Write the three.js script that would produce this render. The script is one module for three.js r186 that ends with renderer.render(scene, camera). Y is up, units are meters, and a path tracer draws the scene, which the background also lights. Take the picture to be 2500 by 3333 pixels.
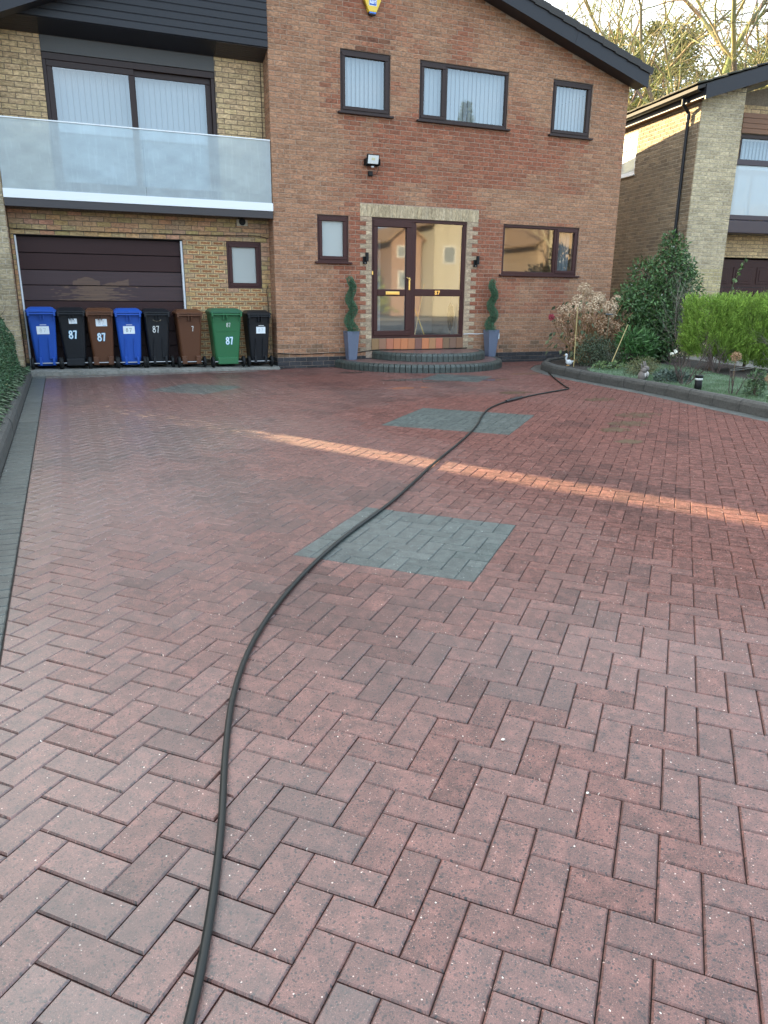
import * as THREE from 'three';
import { FontLoader } from 'three/addons/loaders/FontLoader.js';
import { TextGeometry } from 'three/addons/geometries/TextGeometry.js';
import { RoundedBoxGeometry } from 'three/addons/geometries/RoundedBoxGeometry.js';
import { mergeGeometries } from 'three/addons/utils/BufferGeometryUtils.js';

// ---------------------------------------------------------------- camera, sky, sun, exposure
const scene = new THREE.Scene();
const camera = new THREE.PerspectiveCamera(70.62, 0.75, 0.05, 600);
{
  const pitch = 0.28951, roll = 0.009026, yaw = 0.39704;
  const cy = Math.cos(yaw), sy = Math.sin(yaw), cp = Math.cos(pitch), sp = Math.sin(pitch);
  const F = new THREE.Vector3(sy * cp, -sp, -cy * cp), R = new THREE.Vector3(cy, 0, sy), U = new THREE.Vector3().crossVectors(R, F);
  const up = R.clone().multiplyScalar(-Math.sin(roll)).addScaledVector(U, Math.cos(roll));
  camera.position.set(0, 1.335, 13.695); camera.up.copy(up);
  camera.lookAt(camera.position.clone().add(F));
}
const SUN_EL = 19.2 * Math.PI / 180, SUN_H = new THREE.Vector2(-0.5, -0.866);        // towards the sun, low behind the house
const sunDir = new THREE.Vector3(SUN_H.x * Math.cos(SUN_EL), Math.sin(SUN_EL), SUN_H.y * Math.cos(SUN_EL)).normalize();
const SKY_GAIN = 0.43;
const skyTex = makeSky();
scene.background = skyTex; scene.environment = skyTex;
const sun = new THREE.DirectionalLight(0xffe6b4, 5);
sun.position.copy(sunDir).multiplyScalar(60).add(new THREE.Vector3(4, 0, 6)); sun.target.position.set(4, 0, 6);
sun.castShadow = true; sun.shadow.mapSize.set(4096, 4096); sun.shadow.radius = 0.9;
Object.assign(sun.shadow.camera, { left: -45, right: 45, top: 40, bottom: -40, near: 1, far: 160 });
scene.add(sun, sun.target);
const renderer = new THREE.WebGLRenderer({ antialias: true });
renderer.toneMapping = THREE.LinearToneMapping;
renderer.toneMappingExposure = 7.1;
renderer.shadowMap.enabled = true;

// ---------------------------------------------------------------- helpers
function rng(seed) { let a = seed >>> 0; return () => { a = (a + 0x6D2B79F5) >>> 0; let t = a; t = Math.imul(t ^ (t >>> 15), t | 1); t ^= t + Math.imul(t ^ (t >>> 7), t | 61); return ((t ^ (t >>> 14)) >>> 0) / 4294967296; }; }
function hash2(x, y, s) { let h = Math.imul(x | 0, 374761393) ^ Math.imul(y | 0, 668265263) ^ Math.imul(s | 0, 1442695041); h = Math.imul(h ^ (h >>> 13), 1274126177); return ((h ^ (h >>> 16)) >>> 0) / 4294967296; }
function vnoise(x, y, s = 0, per = 0) {
  const xi = Math.floor(x), yi = Math.floor(y); let fx = x - xi, fy = y - yi; fx = fx * fx * (3 - 2 * fx); fy = fy * fy * (3 - 2 * fy);
  const w = (v) => per ? ((v % per) + per) % per : v;
  const a = hash2(w(xi), w(yi), s), b = hash2(w(xi + 1), w(yi), s), c = hash2(w(xi), w(yi + 1), s), d = hash2(w(xi + 1), w(yi + 1), s);
  return a + (b - a) * fx + (c - a) * fy + (a - b - c + d) * fx * fy;
}
function fbm(x, y, s = 0, oct = 4, per = 0) { let v = 0, a = 0.5, f = 1, t = 0; for (let i = 0; i < oct; i++) { v += a * vnoise(x * f, y * f, s + i * 17, per ? per * f : 0); t += a; a *= 0.5; f *= 2; } return v / t; }
function clamp(v, a = 0, b = 1) { return Math.min(b, Math.max(a, v)); }
function sstep(a, b, v) { const t = clamp((v - a) / (b - a)); return t * t * (3 - 2 * t); }
function lerp(a, b, t) { return a + (b - a) * t; }
function mixc(a, b, t) { return [lerp(a[0], b[0], t), lerp(a[1], b[1], t), lerp(a[2], b[2], t)]; }
const V = (x, y, z) => new THREE.Vector3(x, y, z);

function makeSky() {
  const w = 512, h = 256, d = new Float32Array(w * h * 4);
  for (let j = 0; j < h; j++) for (let i = 0; i < w; i++) {
    const ph = ((i + 0.5) / w - 0.5) * 2 * Math.PI, el = ((j + 0.5) / h - 0.5) * Math.PI;
    const dir = new THREE.Vector3(Math.cos(el) * Math.cos(ph), Math.sin(el), Math.cos(el) * Math.sin(ph));
    const hl = Math.hypot(dir.x, dir.z) || 1, toSun = 0.5 + 0.5 * (dir.x * SUN_H.x + dir.z * SUN_H.y) / hl;
    const t = clamp(Math.pow(Math.max(0, dir.y) * 1.6, 0.5));
    let c = mixc(mixc([0.50, 0.77, 1.0], [1.0, 1.0, 0.98], toSun), mixc([0.46, 0.64, 0.84], [0.92, 0.96, 1.0], toSun), t);
    const ang = Math.acos(clamp(dir.dot(sunDir), -1, 1)), glow = 0.9 * Math.exp(-ang / 0.4) + 0.18 * Math.exp(-ang / 0.9);
    c = [c[0] + glow * 1.0, c[1] + glow * 0.9, c[2] + glow * 0.75];
    const px = dir.x / (0.25 + Math.max(0, dir.y)), pz = dir.z / (0.25 + Math.max(0, dir.y));
    const cl = sstep(0.5, 0.82, fbm(px * 1.3 + 5, pz * 3.1 + 2, 91, 5)) * sstep(0.02, 0.3, dir.y) * 0.45;
    c = mixc(c, [1.05, 1.05, 1.05], cl);
    if (dir.y < 0) c = mixc([0.5, 0.55, 0.6], [0.2, 0.19, 0.18], clamp(-dir.y * 6));
    const o = (j * w + i) * 4; d[o] = c[0] * SKY_GAIN; d[o + 1] = c[1] * SKY_GAIN; d[o + 2] = c[2] * SKY_GAIN; d[o + 3] = 1;
  }
  const t = new THREE.DataTexture(d, w, h, THREE.RGBAFormat, THREE.FloatType);
  t.mapping = THREE.EquirectangularReflectionMapping; t.magFilter = THREE.LinearFilter; t.minFilter = THREE.LinearFilter; t.needsUpdate = true;
  return t;
}
function tex(w, h, fn, srgb = false) {
  const d = new Uint8Array(w * h * 4);
  for (let j = 0; j < h; j++) for (let i = 0; i < w; i++) { const c = fn(i, j); const o = (j * w + i) * 4; d[o] = clamp(c[0], 0, 255); d[o + 1] = clamp(c[1], 0, 255); d[o + 2] = clamp(c[2], 0, 255); d[o + 3] = c.length > 3 ? c[3] : 255; }
  return dtex(d, w, h, srgb);
}
function dtex(d, w, h, srgb) {
  const t = new THREE.DataTexture(d, w, h, THREE.RGBAFormat);
  t.wrapS = t.wrapT = THREE.RepeatWrapping; t.magFilter = THREE.LinearFilter; t.minFilter = THREE.LinearMipmapLinearFilter; t.generateMipmaps = true;
  if (srgb) t.colorSpace = THREE.SRGBColorSpace; t.needsUpdate = true; return t;
}
function canvasTex(w, h, draw) {
  const c = document.createElement('canvas'); c.width = w; c.height = h; draw(c.getContext('2d'), w, h);
  const t = new THREE.CanvasTexture(c); t.colorSpace = THREE.SRGBColorSpace; return t;
}
const used = {};
function numbered(n) { const k = used[n] = (used[n] ?? -1) + 1; return k ? `${n}_${String(k).padStart(3, '0')}` : n; }
function tag(o, label, category, group, kind) { if (label) o.userData.label = label; if (category) o.userData.category = category; if (group) o.userData.group = group; if (kind) o.userData.kind = kind; return o; }
function thing(name, label, category, pos = [0, 0, 0], turn = 0, group) {
  const g = new THREE.Group(); g.name = numbered(name); g.position.set(...pos); g.rotation.y = turn; scene.add(g); return tag(g, label, category, group);
}
function part(name, geo, mat, parent) { const m = new THREE.Mesh(geo, mat); m.name = name; m.castShadow = m.receiveShadow = true; if (parent) parent.add(m); return m; }
function sub(name, parent) { const g = new THREE.Group(); g.name = name; parent.add(g); return g; }
function struct(name, geo, mat) { const m = part(numbered(name), geo, mat, scene); m.userData.kind = 'structure'; return m; }

class MB {                                             // collects faces, gives one geometry with uv in metres and vertex colours
  constructor() { this.p = []; this.u = []; this.c = []; this.n = []; }
  tri(a, b, c, ua, ub, uc, col, na, nb, nc) {
    this.p.push(a[0], a[1], a[2], b[0], b[1], b[2], c[0], c[1], c[2]); this.u.push(ua[0], ua[1], ub[0], ub[1], uc[0], uc[1]);
    if (na) this.n.push(na[0], na[1], na[2], nb[0], nb[1], nb[2], nc[0], nc[1], nc[2]);
    else { const x1 = b[0] - a[0], y1 = b[1] - a[1], z1 = b[2] - a[2], x2 = c[0] - a[0], y2 = c[1] - a[1], z2 = c[2] - a[2]; let x = y1 * z2 - z1 * y2, y = z1 * x2 - x1 * z2, z = x1 * y2 - y1 * x2; const l = Math.sqrt(x * x + y * y + z * z) || 1; x /= l; y /= l; z /= l; this.n.push(x, y, z, x, y, z, x, y, z); }
    const r = col ? col[0] : 1, g = col ? col[1] : 1, e = col ? col[2] : 1; this.c.push(r, g, e, r, g, e, r, g, e);
  }
  quad(a, b, c, d, ua, ub, uc, ud, col) { this.tri(a, b, c, ua, ub, uc, col); this.tri(a, c, d, ua, uc, ud, col); }
  geo() {
    const g = new THREE.BufferGeometry();
    g.setAttribute('position', new THREE.Float32BufferAttribute(this.p, 3)); g.setAttribute('normal', new THREE.Float32BufferAttribute(this.n, 3));
    g.setAttribute('uv', new THREE.Float32BufferAttribute(this.u, 2)); g.setAttribute('color', new THREE.Float32BufferAttribute(this.c, 3)); return g;
  }
}
// a block with chamfered face on a plane: o + U*x + Vv*y + N*z
function block(mb, fr, x0, x1, y0, y1, depth, ch, col, r, opt = {}) {
  const P = (x, y, z) => { const v = fr.o.clone().addScaledVector(fr.U, x).addScaledVector(fr.V, y).addScaledVector(fr.N, z); return [v.x, v.y, v.z]; };
  const j = opt.jit ?? 0.0008, tl = opt.tilt ?? 0.0012, J = () => (r() - 0.5) * 2 * j;
  const t = [r() * tl, r() * tl, r() * tl, r() * tl];
  const uo = opt.uv01 ? 0 : r() * 7, vo = opt.uv01 ? 0 : r() * 7;
  const xs = [x0, x1, x1, x0], ys = [y0, y0, y1, y1], sx = [1, -1, -1, 1], sy = [1, 1, -1, -1];
  const I = [], O = [], B = [], UI = [], UO = [], UB = [];
  for (let k = 0; k < 4; k++) {
    const jx = J(), jy = J();
    I.push(P(xs[k] + sx[k] * ch + jx, ys[k] + sy[k] * ch + jy, depth + t[k])); O.push(P(xs[k] + jx, ys[k] + jy, depth - ch + t[k])); B.push(P(xs[k], ys[k], 0));
    const q = opt.uv01 ? [(xs[k] - x0) / (opt.w || (x1 - x0)), (ys[k] - y0) / (y1 - y0)] : [xs[k] - x0 + uo, ys[k] - y0 + vo];
    UI.push([q[0], q[1]]); UO.push([q[0], q[1]]); UB.push([q[0] + 0.004, q[1] + 0.004]);
  }
  mb.quad(I[0], I[1], I[2], I[3], UI[0], UI[1], UI[2], UI[3], col);
  for (let k = 0; k < 4; k++) { const l = (k + 1) % 4; mb.quad(O[k], O[l], I[l], I[k], UO[k], UO[l], UI[l], UI[k], col); mb.quad(B[k], B[l], O[l], O[k], UB[k], UB[l], UO[l], UO[k], col); }
}
// convex polygon prism with chamfered top, polygon in (x,z)
function slabPoly(mb, poly, yb, yt, ch, col, r, tilt = 0.0015, uvrot = 0) {
  const n = poly.length, cx = poly.reduce((s, p) => s + p[0], 0) / n, cz = poly.reduce((s, p) => s + p[1], 0) / n;
  let area = 0; for (let i = 0; i < n; i++) { const a = poly[i], b = poly[(i + 1) % n]; area += a[0] * b[1] - b[0] * a[1]; }
  if (Math.abs(area) < 0.0016) return; const pts = area > 0 ? poly.slice().reverse() : poly;   // face up
  const E = []; for (let i = 0; i < n; i++) { const a = pts[i], b = pts[(i + 1) % n], l = Math.hypot(b[0] - a[0], b[1] - a[1]) || 1e-6; const nx = -(b[1] - a[1]) / l, nz = (b[0] - a[0]) / l; const s = (nx * (cx - a[0]) + nz * (cz - a[1])) >= 0 ? 1 : -1; E.push([nx * s, nz * s, a]); }
  const inn = []; for (let i = 0; i < n; i++) {
    const e1 = E[(i + n - 1) % n], e2 = E[i], p = pts[i], det = e1[0] * e2[1] - e1[1] * e2[0];
    if (Math.abs(det) < 0.08) { inn.push([p[0] + e2[0] * ch, p[1] + e2[1] * ch]); continue; }
    const d = ch; inn.push([p[0] + (d * e2[1] - d * e1[1]) / det, p[1] + (e1[0] * d - e2[0] * d) / det]);
  }
  const ta = (r() - 0.5) * 2 * tilt / 0.1, tb = (r() - 0.5) * 2 * tilt / 0.1, dy = (r() - 0.5) * tilt, uo = r() * 5, vo = r() * 5, c = Math.cos(uvrot), s = Math.sin(uvrot);
  const Y = (x, z) => yt + dy + (x - cx) * ta + (z - cz) * tb, uv = (x, z) => [(x - cx) * c - (z - cz) * s + uo, (x - cx) * s + (z - cz) * c + vo];
  const T = inn.map(p => [p[0], Y(p[0], p[1]), p[1]]), O = pts.map(p => [p[0], Y(p[0], p[1]) - ch, p[1]]), B = pts.map(p => [p[0], yb, p[1]]);
  for (let i = 1; i < n - 1; i++) mb.tri(T[0], T[i], T[i + 1], uv(T[0][0], T[0][2]), uv(T[i][0], T[i][2]), uv(T[i + 1][0], T[i + 1][2]), col);
  for (let i = 0; i < n; i++) { const k = (i + 1) % n, ua = uv(...pts[i]), ub = uv(...pts[k]); mb.quad(O[i], O[k], T[k], T[i], ua, ub, ub, ua, col); mb.quad(B[i], B[k], O[k], O[i], ua, ub, ub, ua, col); }
}
function clipHalf(poly, nx, nz, d) {                    // keep nx*x+nz*z <= d
  const out = []; for (let i = 0; i < poly.length; i++) { const a = poly[i], b = poly[(i + 1) % poly.length], da = nx * a[0] + nz * a[1] - d, db = nx * b[0] + nz * b[1] - d; if (da <= 0) out.push(a); if (da * db < 0) { const t = da / (da - db); out.push([a[0] + (b[0] - a[0]) * t, a[1] + (b[1] - a[1]) * t]); } } return out;
}
function box(x0, x1, y0, y1, z0, z1, r = 0.004) {
  const w = x1 - x0, h = y1 - y0, d = z1 - z0; const rr = Math.min(r, w / 2.2, h / 2.2, d / 2.2);
  const g = rr > 0.0005 ? new RoundedBoxGeometry(w, h, d, 1, rr) : new THREE.BoxGeometry(w, h, d);
  g.translate((x0 + x1) / 2, (y0 + y1) / 2, (z0 + z1) / 2); return uvBox(g);
}
function uvBox(g) {                                     // uv in metres by the face's main direction
  if (g.index) g = g.toNonIndexed(); const p = g.attributes.position, n = g.attributes.normal, u = new Float32Array(p.count * 2);
  for (let i = 0; i < p.count; i++) { const ax = Math.abs(n.getX(i)), ay = Math.abs(n.getY(i)), az = Math.abs(n.getZ(i)); const x = p.getX(i), y = p.getY(i), z = p.getZ(i); if (az >= ax && az >= ay) { u[2 * i] = x; u[2 * i + 1] = y; } else if (ax >= ay) { u[2 * i] = z; u[2 * i + 1] = y; } else { u[2 * i] = x; u[2 * i + 1] = z; } }
  g.setAttribute('uv', new THREE.BufferAttribute(u, 2)); return g;
}
function merge(list) { return mergeGeometries(list.map(g => { const h = g.index ? g.toNonIndexed() : g; for (const k of Object.keys(h.attributes)) if (!['position', 'normal', 'uv'].includes(k)) h.deleteAttribute(k); if (!h.attributes.uv) h.setAttribute('uv', new THREE.Float32BufferAttribute(new Float32Array(h.attributes.position.count * 2), 2)); return h; }), false); }
function cyl(a, b, r0, r1 = r0, seg = 10) {
  const A = V(...a), B = V(...b), d = B.clone().sub(A), g = new THREE.CylinderGeometry(r1, r0, d.length(), seg, 1);
  g.applyQuaternion(new THREE.Quaternion().setFromUnitVectors(V(0, 1, 0), d.clone().normalize())); g.translate((A.x + B.x) / 2, (A.y + B.y) / 2, (A.z + B.z) / 2); return g;
}
function tube(pts, r, seg = 8, n = 0) { return new THREE.TubeGeometry(new THREE.CatmullRomCurve3(pts.map(p => V(...p))), n || pts.length * 6, r, seg, false); }

// ---------------------------------------------------------------- textures and materials
const TS = 1024;
function speckle(base, vary, specks, seed) {            // exposed aggregate: base colour with stone chips, 1.28 m a side
  const d = new Uint8Array(TS * TS * 4), r = rng(seed), b = new Uint8Array(TS * TS * 4);
  for (let j = 0; j < TS; j++) for (let i = 0; i < TS; i++) {
    const n = fbm(i / 24, j / 24, seed, 4, TS / 24 | 0) - 0.5, f = hash2(i, j, seed + 5) - 0.5, o = (j * TS + i) * 4, k = 1 + n * vary + f * 0.6;
    d[o] = clamp(base[0] * k, 0, 255); d[o + 1] = clamp(base[1] * k, 0, 255); d[o + 2] = clamp(base[2] * k, 0, 255); d[o + 3] = 255;
    const g = 128 + f * 130 + n * 60; b[o] = b[o + 1] = b[o + 2] = clamp(g, 0, 255); b[o + 3] = 255;
  }
  for (const [count, col, rmin, rmax, hgt] of specks) for (let k = 0; k < count; k++) {
    const cx = r() * TS, cy = r() * TS, R = lerp(rmin, rmax, r() * r()), el = 0.6 + r() * 0.8, th = r() * 3.14, c = Math.cos(th), s = Math.sin(th), br = 0.75 + r() * 0.5, m = Math.ceil(R * 1.5);
    for (let y = -m; y <= m; y++) for (let x = -m; x <= m; x++) {
      const u = (x * c + y * s) / el, v = -x * s + y * c; if (u * u + v * v > R * R) continue;
      const o = ((((cy + y) | 0) + TS) % TS * TS + (((cx + x) | 0) + TS) % TS) * 4; for (let q = 0; q < 3; q++) d[o + q] = clamp(col[q] * br, 0, 255); b[o] = b[o + 1] = b[o + 2] = hgt;
    }
  }
  const t = dtex(d, TS, TS, true), bt = dtex(b, TS, TS, false); t.repeat.set(1 / 1.28, 1 / 1.28); bt.repeat.set(1 / 1.28, 1 / 1.28); return [t, bt];
}
const [redMap, redBump] = speckle([100, 67, 60], 0.6, [[10000, [64, 42, 40], 0.8, 3.2, 70], [9000, [34, 28, 30], 0.8, 2.6, 50], [16000, [134, 97, 87], 0.5, 1.2, 190], [7000, [190, 160, 146], 0.5, 1.1, 205], [600, [226, 208, 194], 0.8, 1.9, 210]], 11);
const [greyMap, greyBump] = speckle([76, 82, 79], 0.45, [[9000, [50, 56, 55], 0.8, 2.8, 80], [12000, [112, 120, 114], 0.5, 1.2, 195], [3000, [178, 184, 172], 0.5, 1.1, 205], [500, [214, 218, 206], 0.8, 1.8, 210]], 12);
const NW = 10, wetMats = (map, bump) => Array.from({ length: NW }, (_, i) => { const t = i / (NW - 1); return new THREE.MeshPhysicalMaterial({ map, bumpMap: bump, bumpScale: lerp(0.003, 0.0016, t), roughness: lerp(0.8, 0.48, t), specularIntensity: lerp(0.35, 1, t), clearcoat: clamp(t * 1.15 - 0.1), clearcoatRoughness: lerp(0.48, 0.3, t), ior: lerp(1.45, 1.8, t), vertexColors: true }); });   // from dry to wet
const paverMats = wetMats(redMap, redBump), greyMats = wetMats(greyMap, greyBump);
const sandMat = new THREE.MeshStandardMaterial({ color: new THREE.Color().setRGB(0.036, 0.03, 0.026), roughness: 0.95 });
// rustic brick face: dragged wavy furrows
const bh = new Float32Array(1024 * 512);
for (let j = 0; j < 512; j++) for (let i = 0; i < 1024; i++) {
  const wob = (fbm(i / 64, j / 64, 3, 3, 16) - 0.5) * 26, row = (j + wob) / 9, f = Math.abs(Math.sin(row * Math.PI / 1 + fbm(i / 128, j / 16, 6, 2, 8) * 4));
  const gate = sstep(0.42, 0.62, fbm(i / 40 + 3, j / 12 + 7, 8, 3, 24));
  bh[j * 1024 + i] = clamp(0.75 - gate * (1 - f) * 0.75 + (hash2(i, j, 4) - 0.5) * 0.25 + (fbm(i / 8, j / 8, 9, 2, 64) - 0.5) * 0.4);
}
const brickBump = tex(1024, 512, (i, j) => { const v = bh[j * 1024 + i] * 255; return [v, v, v]; });
const brickMap = tex(1024, 512, (i, j) => { const v = 186 + bh[j * 1024 + i] * 58 + (fbm(i / 50, j / 30, 21, 3, 20) - 0.5) * 80 + (hash2(i, j, 7) - 0.5) * 34; return [v, v * 0.985, v * 0.965]; }, true);
brickBump.repeat.set(1 / 0.8, 1 / 0.4); brickMap.repeat.set(1 / 0.8, 1 / 0.4);
const brickMat = new THREE.MeshStandardMaterial({ map: brickMap, bumpMap: brickBump, bumpScale: 0.004, roughness: 0.92, vertexColors: true });
// buff bricks with a fired darker heart
const heartMap = tex(512, 256, (i, j) => {
  const x = i / 512, y = j / 256, n = (fbm(i / 26, j / 20, 31, 4) - 0.5), dx = Math.abs(x - 0.5) * 2, dy = Math.abs(y - 0.5) * 2;
  const e = Math.max(sstep(0.62, 0.88, dx + n * 0.25), sstep(0.3, 0.72, dy + n * 0.7)); const k = 0.86 + n * 0.5 + (hash2(i, j, 3) - 0.5) * 0.16;
  const c = mixc([188, 126, 82], [232, 200, 150], e); return c.map(v => v * k);
}, true);
const heartMat = new THREE.MeshStandardMaterial({ map: heartMap, bumpMap: brickBump, bumpScale: 0.004, roughness: 0.9, vertexColors: true });
const grain = tex(512, 512, (i, j) => { const v = 150 + (fbm(i / 90, j / 5, 41, 4) - 0.5) * 150 + (hash2(i, j, 2) - 0.5) * 30; return [v, v, v]; });
const plasterN = tex(512, 512, (i, j) => { const v = 215 + (fbm(i / 22, j / 22, 51, 5, 23) - 0.5) * 90 + (hash2(i, j, 5) - 0.5) * 26; return [v, v, v]; }, true);
const std = (c, ro = 0.7, o = {}) => new THREE.MeshStandardMaterial({ color: Array.isArray(c) ? new THREE.Color().setRGB(...c) : c, roughness: ro, ...o });
const phys = (c, ro = 0.4, o = {}) => new THREE.MeshPhysicalMaterial({ color: Array.isArray(c) ? new THREE.Color().setRGB(...c) : c, roughness: ro, ...o });
const noisy = (c, ro, rep = 1, bump = 0.002) => { const m = plasterN.clone(); m.repeat.set(rep, rep); m.needsUpdate = true; return std(c, ro, { map: m, bumpMap: m, bumpScale: bump }); };
const M = {
  mortar: noisy([0.52, 0.375, 0.28], 0.95, 3), mortarBuff: noisy([0.25, 0.195, 0.14], 0.95, 3), mortarPale: noisy([0.68, 0.59, 0.47], 0.95, 3),
  frame: phys([0.034, 0.021, 0.0195], 0.45, { specularIntensity: 0.5, bumpMap: grain, bumpScale: 0.0012 }), frameLow: phys([0.05, 0.018, 0.0165], 0.45, { specularIntensity: 0.5, bumpMap: grain, bumpScale: 0.0012 }),
  clad: phys([0.022, 0.022, 0.027], 0.45, { specularIntensity: 0.6, bumpMap: grain, bumpScale: 0.0008 }), groove: std([0.008, 0.008, 0.01], 0.8), soffit: std([0.014, 0.014, 0.02], 0.5), soffitRib: std([0.04, 0.032, 0.03], 0.55), panelGrey: std([0.055, 0.052, 0.05], 0.6, { bumpMap: grain, bumpScale: 0.001 }),
  fascia: std([0.036, 0.029, 0.031], 0.5, { bumpMap: grain, bumpScale: 0.001 }), white: std([0.72, 0.74, 0.76], 0.4), barge: phys([0.02, 0.02, 0.025], 0.45, { specularIntensity: 0.6 }),
  glass: phys([1, 1, 1], 0.02, { transmission: 1, thickness: 0, ior: 2.35 }), glassDoor: phys([1, 1, 1], 0.03, { transmission: 1, thickness: 0, ior: 2.1 }), frosted: phys([0.78, 0.88, 0.93], 0.36, { transmission: 0.66, thickness: 0, ior: 1.9 }), obscure: phys([0.72, 0.77, 0.74], 0.4, { transmission: 0.5, thickness: 0, ior: 1.5 }),
  blind: std([0.20, 0.23, 0.25], 0.8, { side: THREE.DoubleSide }), inside: std([0.42, 0.40, 0.37], 0.9), carpet: std([0.16, 0.14, 0.13], 0.95), gold: std([0.78, 0.55, 0.2], 0.28, { metalness: 1 }), chrome: std([0.34, 0.34, 0.34], 0.35, { metalness: 1 }),
  garage: phys([0.034, 0.0125, 0.012], 0.5, { specularIntensity: 0.5, bumpMap: grain, bumpScale: 0.0015 }), concrete: noisy([0.27, 0.26, 0.23], 0.75, 1.4, 0.004), kerb: noisy([0.085, 0.085, 0.078], 0.8, 2, 0.004), roofTile: noisy([0.055, 0.05, 0.048], 0.8, 4, 0.002), roofMoss: noisy([0.09, 0.085, 0.06], 0.9, 4, 0.004),
  black: phys([0.007, 0.0075, 0.008], 0.5, { specularIntensity: 0.5 }), blackGloss: std([0.012, 0.012, 0.014], 0.28), rubber: phys([0.008, 0.0085, 0.009], 0.62, { specularIntensity: 0.5 }), terracotta: std([0.42, 0.15, 0.07], 0.5, { vertexColors: true }),
  soil: noisy([0.045, 0.036, 0.028], 0.95, 2, 0.01), leaf: std(0xffffff, 0.5, { vertexColors: true, side: THREE.DoubleSide }), leafMatt: std(0xffffff, 0.75, { vertexColors: true, side: THREE.DoubleSide }), wood: std(0xffffff, 0.9, { vertexColors: true }),
  planter: phys([0.125, 0.15, 0.215], 0.55), pipe: phys([0.007, 0.0075, 0.01], 0.35, { specularIntensity: 0.6 }),
};
const FONT = await new FontLoader().loadAsync('fonts/droid/droid_sans_bold.typeface.json');

// ---------------------------------------------------------------- ground, driveway
const TH = 0.77395, AX = [Math.cos(TH), Math.sin(TH)], BX = [Math.sin(TH), -Math.cos(TH)], ORG = [0.706, 12.110], W = 0.1;   // paver axes in (x,z)
const toAB = (x, z) => [((x - ORG[0]) * AX[0] + (z - ORG[1]) * AX[1]) / W, ((x - ORG[0]) * BX[0] + (z - ORG[1]) * BX[1]) / W];
const fromAB = (a, b) => [ORG[0] + (a * AX[0] + b * BX[0]) * W, ORG[1] + (a * AX[1] + b * BX[1]) * W];
const borderX = (z) => -0.512 + 0.0115 * z;                                   // inner edge of the grey border at the left
const bedPath = [[9.9, 0.42], [8.85, 1.05], [8.36, 1.62], [8.08, 2.35], [7.92, 3.4], [7.86, 4.6], [7.78, 5.6], [7.62, 6.6], [7.46, 7.6], [7.26, 9.0], [7.02, 11.0], [6.6, 14.5], [6.2, 18]];   // foot of the kerb round the planting bed
const patches = [[1.69, 10.10, 10], [3.98, 6.45, 14], [1.60, 2.66, 10], [6.02, 2.47, 10]].map(([x, z, n]) => { const [a, b] = toAB(x, z); const a0 = Math.round(a - n / 2), b0 = Math.round(b - n / 2); return [a0, a0 + n, b0, b0 + n]; });
const inPatch = (a, b) => patches.some(p => a >= p[0] && a < p[1] && b >= p[2] && b < p[3]);
function nearBed(x, z) { let best = 1e9, seg = null; for (let i = 0; i < bedPath.length - 1; i++) { const a = bedPath[i], b = bedPath[i + 1], dx = b[0] - a[0], dz = b[1] - a[1], L = Math.hypot(dx, dz); let t = ((x - a[0]) * dx + (z - a[1]) * dz) / (L * L); t = clamp(t); const px = a[0] + dx * t, pz = a[1] + dz * t, d = Math.hypot(x - px, z - pz); if (d < best) { best = d; const nx = dz / L, nz = -dx / L; seg = { nx, nz, d: nx * a[0] + nz * a[1], side: nx * (x - a[0]) + nz * (z - a[1]) }; } } return { dist: best, ...seg }; }   // side > 0: inside the bed

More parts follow.
